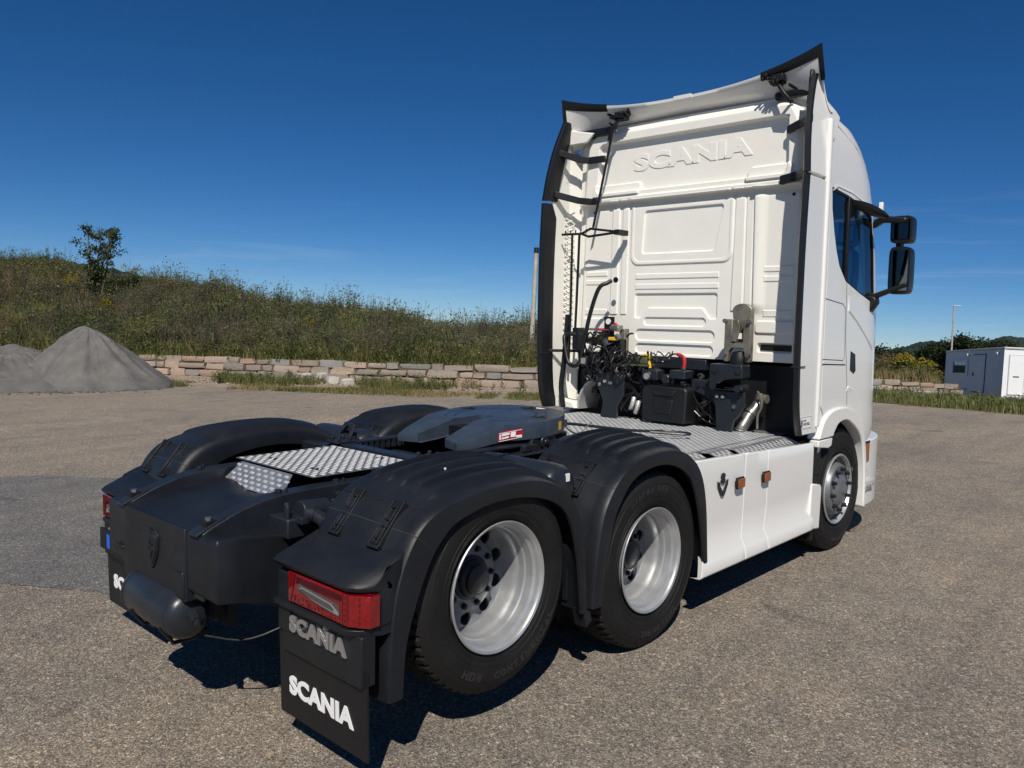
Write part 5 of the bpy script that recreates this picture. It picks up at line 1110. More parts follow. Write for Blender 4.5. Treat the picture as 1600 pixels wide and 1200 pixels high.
# ---------------- stone walls, every stone an object
random.seed(11)
def stone_mesh(seed):
    rnd = random.Random(seed); bm = bmesh.new(); bmesh.ops.create_cube(bm, size=1); bmesh.ops.subdivide_edges(bm, edges=bm.edges, cuts=1, use_grid_fill=True)
    for v in bm.verts:
        c = sum(abs(abs(q) - .5) < 1e-4 for q in v.co); k = {3: .88, 2: .95, 1: 1.0, 0: 1}[c]
        v.co = Vector([q * k + rnd.uniform(-.065, .065) for q in v.co])
    me = bpy.data.meshes.new('stone'); bm.to_mesh(me); bm.free(); me.materials.append(M['stone']); me.shade_smooth(); me.set_sharp_from_angle(angle=R(32)); return me
SM = [stone_mesh(k) for k in range(22)]
def wall(name, label, path, z0, heights, wmin, wmax, depth=.38):
    root = empty(name, label, 'wall', (*path[0], z0(path[0])))
    P = np.array(path); d = np.linalg.norm(np.diff(P, axis=0), axis=1); c = np.r_[0, np.cumsum(d)]; zb = 0
    for row, h in enumerate(heights):
        s = random.uniform(0, .3)
        while s < c[-1] - .2:
            w = random.uniform(wmin, wmax) * (1.25 if row == 0 else 1)
            m_ = s + w / 2; i = int(min(len(d) - 1, max(0, np.searchsorted(c, m_) - 1))); t = (P[i + 1] - P[i]) / d[i]; p = P[i] + t * (m_ - c[i]); hh = h * random.uniform(.70, 1.08); hh = h * 1.12 if random.random() < .12 else hh
            o = bpy.data.objects.new('stone', random.choice(SM)); C.objects.link(o); o.parent = root
            o.scale = (w * .985, depth * random.uniform(.85, 1.1), hh); o.rotation_euler = (random.choice((0, 0, PI)), random.uniform(-.03, .03), math.atan2(t[1], t[0]) + random.uniform(-.03, .03))
            n = np.array([-t[1], t[0]]); p = p + n * (.19 + .02 * row + random.uniform(-.02, .02))
            o.location = Vector((p[0], p[1], z0(p) + zb + hh / 2 + (h - hh) * .3)) - root.location
            s += w
        zb += h * .98
    # dark joint core
    core = MB(); rings = []
    for i in range(len(P)):
        t = P[min(i + 1, len(P) - 1)] - P[max(i - 1, 0)]; t = t / np.linalg.norm(t); n = np.array([-t[1], t[0]]); a = P[i] + n * .10; b = P[i] + n * .5; q = z0(P[i]); rings.append([(*a, q), (*b, q), (*b, q + zb - .04), (*a, q + zb - .04)])
    core.v = []; core.loft([[tuple(Vector(v) - root.location) for v in r] for r in rings]); core.build('core', 'earth', root, smooth=0)
    return root
wall('stone_wall', 'long low dry-stone retaining wall of pink and grey blocks at the foot of the overgrown bank, left of the truck', [tuple(p) for p in Wl[1:]], lambda p: 0., (.235, .20, .175), .26, 1.0)
wall('stone_wall', 'short stretch of rough stone wall beside the grey site cabin, right of the truck', [(-10.5, 30.6), (-7.8, 32.95), (-6.0, 34.6), (-5.4, 35.2)], lambda p: gz(p[0], p[1]) + .05, (.24, .23, .22), .35, .85)

# ---------------- overgrown bank
def crest(s):
    return float(np.interp(s, [0, 7.9, 10.6, 14.3, 17.5, 21.3, 25, 33], [3.6, 2.75, 2.42, 1.92, 1.45, 1.08, .84, .70]))
def bankz(s, v):
    t = min(1, max(0, (v - .3) / 7.2)); h = .53 + (crest(s) - .55) * (t ** .85) + .16 * math.sin(s * .9 + v * .6) * t + .10 * math.sin(s * 2.3 - v * 1.7) * t
    return h - max(0, v - 8.0) * .22
sg = np.arange(0, LW + .01, .5); vg = np.r_[np.linspace(.42, 8, 18), np.linspace(9, 30, 8)]; B = []
for s in sg:
    p, t, n = wl(s); B.append([(*(p + n * v), bankz(s, v)) for v in vg])
bank = MB().loft(B, False, False).build('earth_bank', 'earth', smooth=60, fix=False); bank['kind'] = 'structure'

def instance(name, templ, placements, matname, chunkcol=None, label=None, kind='stuff', parent=None):
    """merge many copies of templates (verts, faces) placed by (pos, rotz, scale, lean) into one mesh with numpy"""
    VS, FS, off = [], [], 0
    for tv, tf, pl in [(templ[k][0], templ[k][1], [p for i, p in enumerate(placements) if i % len(templ) == k]) for k in range(len(templ))]:
        if not pl: continue
        tv = np.array(tv); n = len(tv); k = len(pl)
        pos = np.array([p[0] for p in pl]); rz = np.array([p[1] for p in pl]); sc = np.array([p[2] for p in pl]); ln = np.array([p[3] for p in pl])
        if sc.ndim == 1: sc = np.stack([sc] * 3, -1)
        v = tv[None] * sc[:, None, :]; c, s = np.cos(rz)[:, None], np.sin(rz)[:, None]
        x = v[..., 0] * c - v[..., 1] * s + v[..., 2] * ln[:, :1]; y = v[..., 0] * s + v[..., 1] * c + v[..., 2] * ln[:, 1:2]
        VS.append((np.stack([x, y, v[..., 2]], -1) + pos[:, None, :]).reshape(-1, 3))
        tf = np.array(tf); FS.append((tf[None] + (np.arange(k) * n)[:, None, None] + off).reshape(-1, tf.shape[1])); off += k * n
    V_, F_ = np.concatenate(VS), np.concatenate(FS); nf, q = F_.shape
    me = bpy.data.meshes.new(name); me.vertices.add(len(V_)); me.vertices.foreach_set('co', V_.ravel()); me.loops.add(nf * q); me.loops.foreach_set('vertex_index', F_.ravel().astype(np.int32))
    me.polygons.add(nf); me.polygons.foreach_set('loop_start', np.arange(0, nf * q, q, dtype=np.int32)); me.update(calc_edges=True); me.validate()
    me.materials.append(M[matname]); o = bpy.data.objects.new(name, me); C.objects.link(o)
    if kind: o['kind'] = kind
    if parent: o.parent = parent
    return o
rng = np.random.default_rng(4)
def t_grass(n, h, spread, w=.012, bend=.35, seed=0):
    r = np.random.default_rng(seed); V, F = [], []
    for _ in range(n):
        a, b = r.uniform(0, 2 * PI, 2); p = np.array([math.cos(a), math.sin(a)]) * spread * r.uniform(0, 1) ** .5; hh = h * r.uniform(.5, 1.1); d = np.array([math.cos(b), math.sin(b)]) * bend * hh * r.uniform(.2, 1); s = np.array([-d[1], d[0]]) / (np.linalg.norm(d) + 1e-6) * w; o = len(V)
        m_ = p + d * .35; e = p + d; V += [(*(p - s), 0), (*(p + s), 0), (*(m_ + s * .7), hh * .6), (*(m_ - s * .7), hh * .6), (*(e + s * .12), hh), (*(e - s * .12), hh)]; F += [(o, o + 1, o + 2, o + 3), (o + 3, o + 2, o + 4, o + 5)]
    return V, F
def t_leafy(n, h, rad, ls, seed=0, stems=5, narrow=1.0, zlo=.08, power=1.0):
    r = np.random.default_rng(seed); V, F = [], []
    def stem(a, b, w):
        o = len(V); d = np.array([w, 0, 0]); V.extend([tuple(a - d), tuple(a + d), tuple(b + d * .4), tuple(b - d * .4)]); F.append((o, o + 1, o + 2, o + 3))
        d = np.array([0, w, 0]); o = len(V); V.extend([tuple(a - d), tuple(a + d), tuple(b + d * .4), tuple(b - d * .4)]); F.append((o, o + 1, o + 2, o + 3))
    tips = []
    for _ in range(stems):
        a = r.uniform(0, 2 * PI); q = rad * r.uniform(.1, 1); hh = h * r.uniform(.65, 1.08); tip = np.array([math.cos(a) * q, math.sin(a) * q, hh]); tips.append(tip); stem(np.array([tip[0] * .2, tip[1] * .2, 0]), tip, .006)
    for _ in range(n):
        tip = tips[r.integers(len(tips))]; t = zlo + (1 - zlo) * r.uniform(0, 1) ** power; c = np.array([tip[0] * (.2 + .8 * t), tip[1] * (.2 + .8 * t), tip[2] * t]) + r.normal(0, rad * .16, 3) * np.array([1, 1, .5])
        a = r.uniform(0, 2 * PI); u = np.array([math.cos(a), math.sin(a), r.uniform(-.5, .9)]); u /= np.linalg.norm(u); v = np.cross(u, r.normal(size=3)); v /= np.linalg.norm(v); L = ls * r.uniform(.6, 1.4); w = L * .32 * narrow; o = len(V)
        c[2] = max(.01, c[2]); V += [tuple(c), tuple(c + u * L * .5 + v * w), tuple(c + u * L), tuple(c + u * L * .5 - v * w)]; F.append((o, o + 1, o + 2, o + 3))
    return V, F
def plume(n, h, z0, rad, ls, seed=0):
    r = np.random.default_rng(seed); V, F = [], []
    for _ in range(n):
        t = r.uniform(0, 1); a = r.uniform(0, 2 * PI); q = rad * (1 - t) * r.uniform(0, 1) ** .5; c = np.array([math.cos(a) * q, math.sin(a) * q, z0 + (h - z0) * t]); u = r.normal(size=3); u /= np.linalg.norm(u); v = np.cross(u, r.normal(size=3)); v /= np.linalg.norm(v); L = ls * r.uniform(.6, 1.3); o = len(V)
        V += [tuple(c - u * L), tuple(c + v * L * .6), tuple(c + u * L), tuple(c - v * L * .6)]; F.append((o, o + 1, o + 2, o + 3))
    return V, F
def scatter_bank(n, vmin, vmax, smin=0, smax=None, sc=(.7, 1.3), dens=None, zs=0, lean=.18, seed=1):
    r = np.random.default_rng(seed); out = []
    while len(out) < n:
        s, v = r.uniform(smin, smax or LW), r.uniform(vmin, vmax)
        if dens is not None and r.uniform() > dens(s, v): continue
        p, t, nn = wl(s); q = p + nn * v; k = r.uniform(*sc); out.append(((q[0], q[1], bankz(s, v) + zs), r.uniform(0, 2 * PI), (k * r.uniform(.8, 1.2), k * r.uniform(.8, 1.2), k), (r.normal(0, lean), r.normal(0, lean))))
    return out
def nz(s, v, f, o=0): return noise.noise(Vector((s * f, v * f, o)))
near = lambda f, o, th: (lambda s, v: 1.0 if nz(s, v, f, o) > th else .12)
instance('grass', [t_grass(16, .42, .16, .007, .5, k) for k in range(4)], scatter_bank(6500, .3, 9.5, seed=21), 'dry_grass')
instance('grass', [t_grass(22, .30, .2, .008, .9, k + 50) for k in range(4)], scatter_bank(1600, .22, .75, seed=28), 'grass')
instance('weeds', [t_leafy(50, .40, .24, .05, k + 50) for k in range(4)], scatter_bank(900, .25, .8, seed=29), 'weeds_green')
instance('grass', [t_grass(16, .50, .18, .009, .5, k + 9) for k in range(4)], scatter_bank(6500, .4, 10, dens=near(.35, 3, -.05), seed=22), 'grass')
instance('weeds', [t_leafy(72, .62, .24, .055, k) for k in range(5)], scatter_bank(3800, .45, 9.5, dens=near(.30, 9, -.02), seed=23), 'weeds_green')
instance('weeds', [t_leafy(72, .66, .25, .048, k + 20) for k in range(5)], scatter_bank(3400, .45, 9.5, dens=near(.30, 17, -.02), seed=24), 'weeds_dark')
instance('weeds', [t_leafy(60, .75, .18, .045, k + 40, 7, .5, .25) for k in range(5)], scatter_bank(4300, .5, 9.5, dens=near(.33, 31, 0.0), seed=25, sc=(.7, 1.15)), 'weeds_brown')
# taller stalks breaking the skyline
instance('weeds', [t_leafy(40, 1.05, .07, .05, k + 60, 2, .5, .5) for k in range(5)], scatter_bank(1100, 5.5, 8.6, sc=(.45, .95), seed=26, lean=.08), 'weeds_brown')
instance('weeds', [t_leafy(60, 1.0, .20, .07, k + 80, 5, .7, .2) for k in range(5)], scatter_bank(420, 5.5, 8.6, smax=22, sc=(.6, 1.15), seed=27, lean=.1), 'weeds_green')
instance('weeds', [t_leafy(150, 1.0, .48, .06, k + 100, 9, .8, .05) for k in range(4)], scatter_bank(170, .9, 8.3, sc=(.7, 1.45), seed=31, lean=.08), 'weeds_green')
instance('weeds', [t_leafy(170, .95, .42, .05, k + 110, 9, .7, .05) for k in range(4)], scatter_bank(190, .9, 8.3, sc=(.7, 1.5), seed=32, lean=.08), 'weeds_dark')
instance('weeds', [t_leafy(120, 1.1, .30, .05, k + 120, 8, .5, .25) for k in range(4)], scatter_bank(150, .9, 8.3, sc=(.7, 1.3), seed=33, lean=.08), 'weeds_brown')
instance('grass', [t_grass(30, .62, .3, .008, .5, k + 70) for k in range(3)], scatter_bank(420, .6, 8.5, seed=34, dens=near(.5, 55, .1)), 'dry_grass')
def clump(name, label, cat, s, v, h, rad, mats_, seed, gold=False, n=5, group=None):
    p, t, nn = wl(s); q = p + nn * v; z = bankz(s, v); root = empty(name, label, cat, (q[0], q[1], z), group=group); r = np.random.default_rng(seed)
    pl = [((r.normal(0, rad * .45), r.normal(0, rad * .45), -.05), r.uniform(0, 6.3), r.uniform(.8, 1.15), (r.normal(0, .1), r.normal(0, .1))) for _ in range(n)]
    instance('leaves', [t_leafy(110, h, rad * .5, .07, seed + k, 7, .8, .1) for k in range(2)], pl, mats_, kind=None, parent=root)
    if gold: instance('flower_heads', [plume(90, h * 1.12, h * .82, rad * .38, .022, seed + 7)], [(p_[0], p_[1], p_[2], p_[3]) for p_ in pl], 'gold', kind='stuff', parent=root)
    return root
for s, v, h, rad, lab in ((10.3, 3.2, .85, .35, 'goldenrod with bright yellow heads low on the bank, right of the grey gravel heap'), (7.0, 5.0, .95, .55, 'yellow-green goldenrod clump halfway up the bank above the gravel heap'), (8.6, 7.0, 1.05, .8, 'broad olive goldenrod clump on the bank crest right of the small tree'), (17.6, 3.6, .7, .45, 'pale yellow-green weed clump on the bank above the middle of the stone wall')):
    clump('goldenrod', lab, 'plant', s, v, h, rad, 'weeds_green', int(s * 7), True, 6)
clump('shrub', 'small bright green shrub standing on the bank skyline between tree and truck', 'shrub', 14.3, 7.0, 1.15, .7, 'tree_leaf', 91, False, 9)
clump('shrub', 'small pale bush on the bank skyline nearest the truck', 'shrub', 18.6, 7.2, .75, .4, 'weeds_green', 92, False, 4)
# ---------------- small tree on the crest
def tree(name, label, cat, base, H, crown, seed, leafm, nleaf, ls, trunks=1, spread=.3, group=None, lowcrown=.3, bark='bark', up=None, flat=1.0):
    r = random.Random(seed); rn = np.random.default_rng(seed); root = empty(name, label, cat, base, group); tips = []; g = MB(); U = up or Vector((0, 0, 1))
    for k in range(trunks):
        d = Vector((r.uniform(-spread, spread), r.uniform(-spread, spread), 1)).normalized(); p = Vector((r.uniform(-.05, .05) * trunks, r.uniform(-.05, .05) * trunks, 0)); pts = [p.copy()]; r0 = H * .014 + .01
        for i in range(7): p = p + d * H * .13; d = (d + Vector((r.uniform(-.15, .15), r.uniform(-.15, .15), .12))).normalized(); pts.append(p.copy())
        g.tube(hermite(pts, 15), list(np.linspace(r0, r0 * .25, 15)), 6)
        for j in range(3, 15):
            if j / 15 < lowcrown * .7: continue
            q = Vector(hermite(pts, 15)[j]); a = r.uniform(0, 2 * PI); L = crown * r.uniform(.5, 1) * math.sin(PI * min(.95, max(.15, (j / 15 - lowcrown * .5) / (1.05 - lowcrown * .5)))) ** .7; e = q + Vector((math.cos(a) * L, math.sin(a) * L, L * r.uniform(.15, .7))); mid = q.lerp(e, .5) + Vector((0, 0, L * .06)); g.tube([q, mid, e], [r0 * .32, r0 * .2, r0 * .08], 4); tips += [e, mid, q.lerp(e, .8)]
        tips.append(pts[-1])
    g.build('trunk', bark, root, smooth=60)
    V, F = [], []; nt_ = len(tips); w = rn.uniform(.25, 1.6, nt_); w /= w.sum()
    for i in range(nleaf):
        t = tips[rn.choice(nt_, p=w)]; c = np.array(t) + rn.normal(0, crown * .17, 3) * np.array([1, 1, .75]); u = rn.normal(size=3); u /= np.linalg.norm(u); v = np.cross(u, rn.normal(size=3)); v /= np.linalg.norm(v); L = ls * rn.uniform(.6, 1.4); o = len(V); V += [tuple(c), tuple(c + u * L * .5 + v * L * .35), tuple(c + u * L), tuple(c + u * L * .5 - v * L * .35)]; F.append((o, o + 1, o + 2, o + 3))
    q = MB(); q.v = V; q.f = F; q.build('crown', leafm, root, smooth=0, fix=False); return root
tree('young_tree', 'slender young leafy tree standing alone on the bank skyline at the left', 'tree', (-28.25, 8.9, 2.2), 2.95, .50, 5, 'tree_leaf', 3200, .085, 4, .17, lowcrown=.26)
# ---------------- verge grass along the wall foot and on the right
def verge(n, f, seed, templ, m, sc=(.6, 1.2)):
    r = np.random.default_rng(seed); out = []
    while len(out) < n:
        q = f(r)
        if q is None: continue
        k = r.uniform(*sc); out.append((q, r.uniform(0, 6.3), k, (r.normal(0, .15), r.normal(0, .15))))
    instance('grass', templ, out, m)
def leftv(dmin, dmax, th, smin=11.5, smax=LW, off=5):
    def f(r):
        s, d = r.uniform(smin, smax), r.uniform(dmin, dmax); p, t, nn = wl(s)
        if nz(s, d, .55, off) < th: return None
        q = p - nn * d; return (q[0], q[1], .003)
    return f
verge(1500, leftv(1.9, 3.0, .03), 51, [t_grass(16, .105, .12, .006, .7, k + 3) for k in range(4)], 'grass')
verge(1600, leftv(1.9, 3.1, .0, off=8), 52, [t_grass(14, .09, .13, .006, .8, k + 13) for k in range(4)], 'dry_grass')
verge(150, leftv(.3, 1.8, .02, 13, 26), 53, [t_leafy(34, .34, .15, .05, k) for k in range(3)], 'weeds_green')
verge(420, leftv(.2, 2.0, .05, 14, 24), 54, [t_grass(14, .22, .13, .006, .6, k + 3) for k in range(4)], 'grass')
def rightv(r):
    x, y = r.uniform(-12, 12), r.uniform(17.2, 39)
    edge = 18.0 + .25 * math.sin(x * 1.3) + .15 * math.sin(x * 3.7)
    if y < edge or (y < edge + 2 and r.uniform() > (y - edge) / 2 + .25): return None
    return (x, y, gz(x, y))
verge(26000, rightv, 61, [t_grass(12, .20, .2, .009, .6, k + 33) for k in range(4)], 'grass', (.6, 1.5))
verge(1400, rightv, 62, [t_leafy(30, .38, .14, .05, k + 5) for k in range(3)], 'weeds_green')
MB().loft([[(x, 18.0 + .25 * math.sin(x * 1.3), gz(x, 18.2) + .012), (x, 20, gz(x, 20) + .02), (x, 28, gz(x, 28) + .03), (x, 45, gz(x, 45) + .04), (x, 75, gz(x, 75) + .1)] for x in np.linspace(-30, 40, 120)], False, False).build('verge', 'earth', smooth=0, fix=False)['kind'] = 'structure'
# ---------------- gravel heaps
def heap(label, cx, cy, H, Rr, seed, ex=1.0, ang=0):
    n = 220; m_ = 90; V = []; ca, sa = math.cos(ang), math.sin(ang)
    for j in range(m_):
        t = j / (m_ - 1)
        for i in range(n):
            a = 2 * PI * i / n; wob = 1 + .10 * math.sin(2 * a + seed) + .05 * math.sin(5 * a + seed * 2) + .02 * math.sin(11 * a)
            rr_ = Rr * t * wob * 1.08; x, y = rr_ * math.cos(a) * ex, rr_ * math.sin(a); z = H * max(0, (1 - t ** 1.0 * 1.0)) ** 1.04; z = H * (1.06 - math.sqrt((t * 1.03) ** 2 + .012)) if t < .97 else 0
            z += .05 * H * math.sin(x * 2.2 + y * 1.4 + seed) * (1 - t) * t * 2 + .09 * H * noise.noise(Vector((x * 1.6, y * 1.6, seed))) * (1 - t) * 1.6 + .03 * noise.noise(Vector((x * 5, y * 5, seed))) * (1 - t ** 4) + .05 * abs(noise.noise(Vector((a * 9, t * 2.2, seed)))) * math.sin(PI * min(1, t)) + .012 * noise.noise(Vector((x * 16, y * 16, 3))); z += .07 * noise.noise(Vector((a * 5, 0, seed))) * math.sin(PI * min(1, t * 1.1))
            V.append((x * ca - y * sa, x * sa + y * ca, max(0 if t > .9 else .01, z)))
    o = MB().add(V, [(j * n + i, j * n + (i + 1) % n, (j + 1) * n + (i + 1) % n, (j + 1) * n + i) for j in range(m_ - 1) for i in range(n)] + [tuple(range(n))]).build('gravel_heap', 'gravel_fines', smooth=70, loc=(cx, cy, .002)); return tag(o, label, 'gravel heap')
heap('tall grey gravel heap with a rounded peak in front of the stone wall', -17.85, 4.98, 1.52, 1.68, 1, 1.08, .5)
heap('lower grey gravel heap at the left edge of the photo, merging into the tall one', -19.35, 3.55, 1.02, 2.1, 4, 1.3, .4)
# dark brush and white boulders behind the heaps
def stones(name, label, cat, pts, m, seed):
    random.seed(seed)
    for i, (x, y, z, a, b, c_) in enumerate(pts):
        me = stone_mesh(seed + i); me.materials.clear(); me.materials.append(M[m]); o = bpy.data.objects.new(name, me); C.objects.link(o); o.location = (x, y, z + c_ * .4); o.scale = (a, b, c_); o.rotation_euler = (random.uniform(-.1, .1), random.uniform(-.1, .1), random.uniform(0, 3)); tag(o, label if isinstance(label, str) else label[i], cat, 'pale stones lying about' if not isinstance(label, str) or len(pts) > 1 else None)
stones('boulder', ['middle one of three white boulders behind the gravel heaps', 'right-hand white boulder behind the tall gravel heap', 'left-hand white boulder behind the gravel heaps'], 'stone', [(-22.9, 6.0, .35, .5, .35, .3), (-22.2, 6.3, .35, .4, .3, .22), (-23.4, 5.6, .35, .45, .3, .25)], 'pale_stone', 70)
stones('paving_offcut', ['leftmost pale cut block on the grass at the wall foot', 'small pale block resting on top of its left neighbour by the wall', 'middle pale cut block on the ground by the wall', 'tallest pale cut block, right of the middle one by the wall', 'rightmost pale cut block by the wall', 'pale block stacked on the middle block by the wall'], 'stone block', [(-16.05, 9.75, 0, .42, .3, .16), (-15.75, 9.9, .12, .34, .26, .14), (-15.3, 10.05, 0, .40, .28, .15), (-14.9, 10.2, 0, .36, .3, .22), (-14.55, 10.45, .0, .34, .3, .15), (-15.2, 10.05, .15, .32, .25, .14)], 'pale_stone', 80)
stones('white_slab', ['shorter white broken slab in the grass, left of the longer one', 'longer white slab in the grass nearest the site cabin'], 'slab', [(-7.9, 32.2, gz(-8, 32.2) + .1, 1.6, .6, .22), (-6.5, 33.2, gz(-6.5, 33) + .1, 2.4, .5, .22)], 'pale_stone', 90)
r = np.random.default_rng(8); pl = []
while len(pl) < 620:
    s, d = r.uniform(11, LW), r.uniform(.2, 2.2); p, t, nn = wl(s); q = p - nn * d; pl.append(((q[0], q[1], .01), r.uniform(0, 6), tuple(r.uniform(.03, .09, 3) * np.array([1, 1, .6])), (0, 0)))
oc = [(1, 0, 0), (0, 1, 0), (-1, 0, 0), (0, -1, 0), (.1, 0, 1), (0, .1, -.6)]; of = [(0, 1, 4), (1, 2, 4), (2, 3, 4), (3, 0, 4), (1, 0, 5), (2, 1, 5), (3, 2, 5), (0, 3, 5)]
instance('rubble', [(oc, of)], pl, 'sand_verge')
# loose grit on the yard near the camera
pl = []
while len(pl) < 9000:
    dd = 1.2 + 9 * r.uniform() ** 1.3; a = r.uniform(-.75, .75) + .747; q = (3.688 - math.sin(a) * dd, -2.59 + math.cos(a) * dd)
    if abs(q[0]) < 1.3 and -.9 < q[1] < 5.5 and r.uniform() < .7: continue
    k = r.uniform(.002, .0055) * (1.8 if r.uniform() < .05 else 1); pl.append(((q[0], q[1], .0005), r.uniform(0, 6), (k, k * r.uniform(.6, 1), k * .6), (0, 0)))
instance('grit', [(oc, of)], pl, 'sand_verge')
# ---------------- poles
def lean_pole(p0, p1, r0, r1, name, label, top=None):
    root = empty(name, label, 'pole', p0); a, b = Vector((0, 0, 0)), Vector(p1) - Vector(p0); MB().cyl(a, b, r0, r1, 14).build('shaft', 'weathered_pole', root, smooth=40); d = b.normalized()
    if top == 'cap': MB().cyl(b - d * .02, b + d * .14, r1 * 1.15, n=14).build('cap', 'black_plastic', root, smooth=40)
    if top == 'tee': MB().tube([b + Vector((-.12, 0, .0)), b + Vector((0, 0, .02)), b + Vector((.38, .3, 0))], .035, 6).build('lamp_arm', 'galvanised', root)
lean_pole((-12.20, 15.38, .7), (-12.31, 15.65, 3.86), .075, .065, 'marker_pole', 'tall pale wooden pole with a dark cap rising behind the wall, left of the cab', 'cap')
lean_pole((-13.05, 63.77, -1.5), (-13.13, 64.05, 3.43), .07, .05, 'lamp_post', 'thin distant post with a short arm rising above the site cabin', 'tee')
# ---------------- site cabin
K0, K1 = Vector((-4.20, 39.55, -1.36)), None
cr = Vector((0.73262097, 0.68039407, 0.01817769)); cf = Vector((-0.67719333, 0.73133751, -0.08096071)); cu_ = Vector((-0.06837922, 0.0470037, 0.99655152)); cc = Vector((3.6882, -2.5913, 1.8708))
def at(px, py, d): return cc + cf * d + cr * ((px - 800) / 1254.52 * d) + cu_ * ((600 - py) / 1254.52 * d)
A0 = at(1565, 619, 36.8); A1 = at(1475, 611, 45.0); ex = (A1 - A0); L = ex.length; ex.normalize(); ey = G.cross(ex).normalized() * -1; 
if ey.dot(cr) < 0: ey = -ey
ez = ex.cross(ey).normalized(); ez = ez if ez.z > 0 else -ez
sc_ = empty('site_cabin', 'grey and white site cabin on wheels with a small framed window, right edge', 'site cabin', A0)
T = Matrix((ex, ey, ez)).transposed().to_4x4()
def cb(x0, x1, y0, y1, z0, z1): return MB().box(x0, x1, y0, y1, z0, z1, T)
H = 2.16; D = 5.5
cb(0, L, 0, D, 0, H).build('wall', 'cabin_grey', sc_, smooth=0)
cb(-.02, -.004, .0, D, .0, H).build('end_wall', 'cabin_white', sc_, smooth=0)
cb(-.06, L + .05, -.05, D + .05, H, H + .10).build('roof', 'galvanised', sc_, bevel=.02)
cb(-.05, L + .03, -.03, D + .03, -.10, 0.).build('floor_frame', 'galvanised', sc_)
cb(-.03, .05, -.03, .05, 0, H).build('corner_post', 'cabin_white', sc_); cb(L - .05, L + .02, -.02, .05, 0, H).build('corner_post', 'cabin_white', sc_)
w0, w1 = .562 * L, .87 * L
wf = MB()
for a in ((w0, w1, .90, 1.04), (w0, w1, 1.63, 1.76), (w0, w0 + .28, 1.04, 1.63), (w1 - .28, w1, 1.04, 1.63)): wf.box(a[0], a[1], -.06, .0, a[2], a[3], T)
wf = wf.build('window', 'cabin_white', sc_, bevel=.01); cb(w0 + .2, w1 - .2, -.02, -.005, 1.0, 1.66).build('pane', 'cab_glass', wf, smooth=0); cb(w0 + .2, w1 - .2, -.004, -.001, 1.0, 1.66).build('blind', 'interior', wf, smooth=0)
d0, d1 = .278 * L, .474 * L
df = cb(d0 - .05, d1 + .05, -.02, .0, .08, 1.98).build('door', 'seam', sc_, smooth=0); cb(d0, d1, -.035, -.005, .12, 1.94).build('door_leaf', 'cabin_grey', df, smooth=0); cb(d1 - .18, d1 - .08, -.07, -.03, .9, 1.05).build('handle', 'seam', df)
for x, z in ((.06, 1.9), (.54, 1.9), (.56, .12)): cb(x * L + .1, x * L + .35, -.12, -.0, z, z + .13).build('vent_cowl', 'cabin_white', sc_, bevel=.02)
for x in (d0, d0 + .25):
    for z in (.22, 1.82): cb(x - .08, x + .06, -.08, -.03, z, z + .07).build('hinge', 'cabin_white', df)
for y0, y1 in ((.18, .86), (.98, 1.9)):
    e = cb(-.045, -.022, y0, y1, .07, 1.92).build('door', 'galvanised', sc_, smooth=0); cb(-.06, -.047, y0 + .03, y1 - .03, .10, 1.89).build('door_leaf', 'cabin_white', e, smooth=0); cb(-.08, -.062, y0 + .2, y0 + .45, .9, .94).build('handle', 'seam', e)
g = MB()
for x in (.25 * L, .35 * L):
    for y in (.2, 2.3): a = T @ Vector((x, y, -.42)); b = T @ Vector((x, y + .22, -.42)); g.cyl(a, b, .32, n=18)
g.build('wheel', 'tyre', sc_, smooth=40)
g = MB().box(-.3, .9, -.1, 2, -.38, -.12, T); g.box(L * .5, L * .52, .1, .2, -.6, -.1, T); g.build('underframe', 'galvanised', sc_)
cb(L + .1, L + 1.6, .2, 1.6, -.25, .12).build('draw_bar', 'black_plastic', sc_)
# ---------------- growth beyond the right wall
def patch(name, label, cat, pts, m, templ, n, zoff=0, gold=0, seed=3):
    r = np.random.default_rng(seed); (x0, y0), (x1, y1), dep = pts; c = Vector(((x0 + x1) / 2, (y0 + y1) / 2, gz((x0 + x1) / 2, (y0 + y1) / 2))); root = empty(name, label, cat, c) if cat else None; d = np.array([x1 - x0, y1 - y0]); nn = np.array([-d[1], d[0]]) / np.linalg.norm(d); pl = []
    for _ in range(n):
        t, v = r.uniform(0, 1), r.uniform(0, dep); q = np.array([x0, y0]) + d * t + nn * v; k = r.uniform(.75, 1.15) * (1 - .45 * abs(2 * t - 1) ** 2.5 if cat else 1); pl.append(((q[0] - (c.x if cat else 0), q[1] - (c.y if cat else 0), zoff + gz(*q) - (c.z if cat else 0)), r.uniform(0, 6), k, (r.normal(0, .1), r.normal(0, .1))))
    instance('foliage' if cat else name, templ, pl, m, kind=None if cat else 'stuff', parent=root)
    if gold: instance('flower_heads', [plume(70, gold * 1.05, gold * .86, .42, .05, 7)], pl, 'gold', kind='stuff', parent=root)
def bankr(x0, y0, x1, y1, dep, h): 
    d = np.array([x1 - x0, y1 - y0]); nn = np.array([-d[1], d[0]]) / np.linalg.norm(d); rings = []
    for t in np.linspace(0, 1, 14): p = np.array([x0, y0]) + d * t; rings.append([(*(p + nn * v), gz(*(p + nn * v)) + z) for v, z in ((.45, 0), (.46, h), (dep * .5, h + .3), (dep, h + .2), (dep + 4, -.5))])
    MB().loft(rings, False, False).build('earth_bank', 'earth', smooth=60, fix=False)['kind'] = 'structure'
bankr(-12, 29.3, -5.6, 35.0, 6, .62)
patch('weeds', '', None, [(-10.5, 31.2), (-6.3, 34.9), 2.2], 'dry_grass', [t_grass(18, .6, .25, .012, .4, k) for k in range(3)], 300, .6, seed=4)
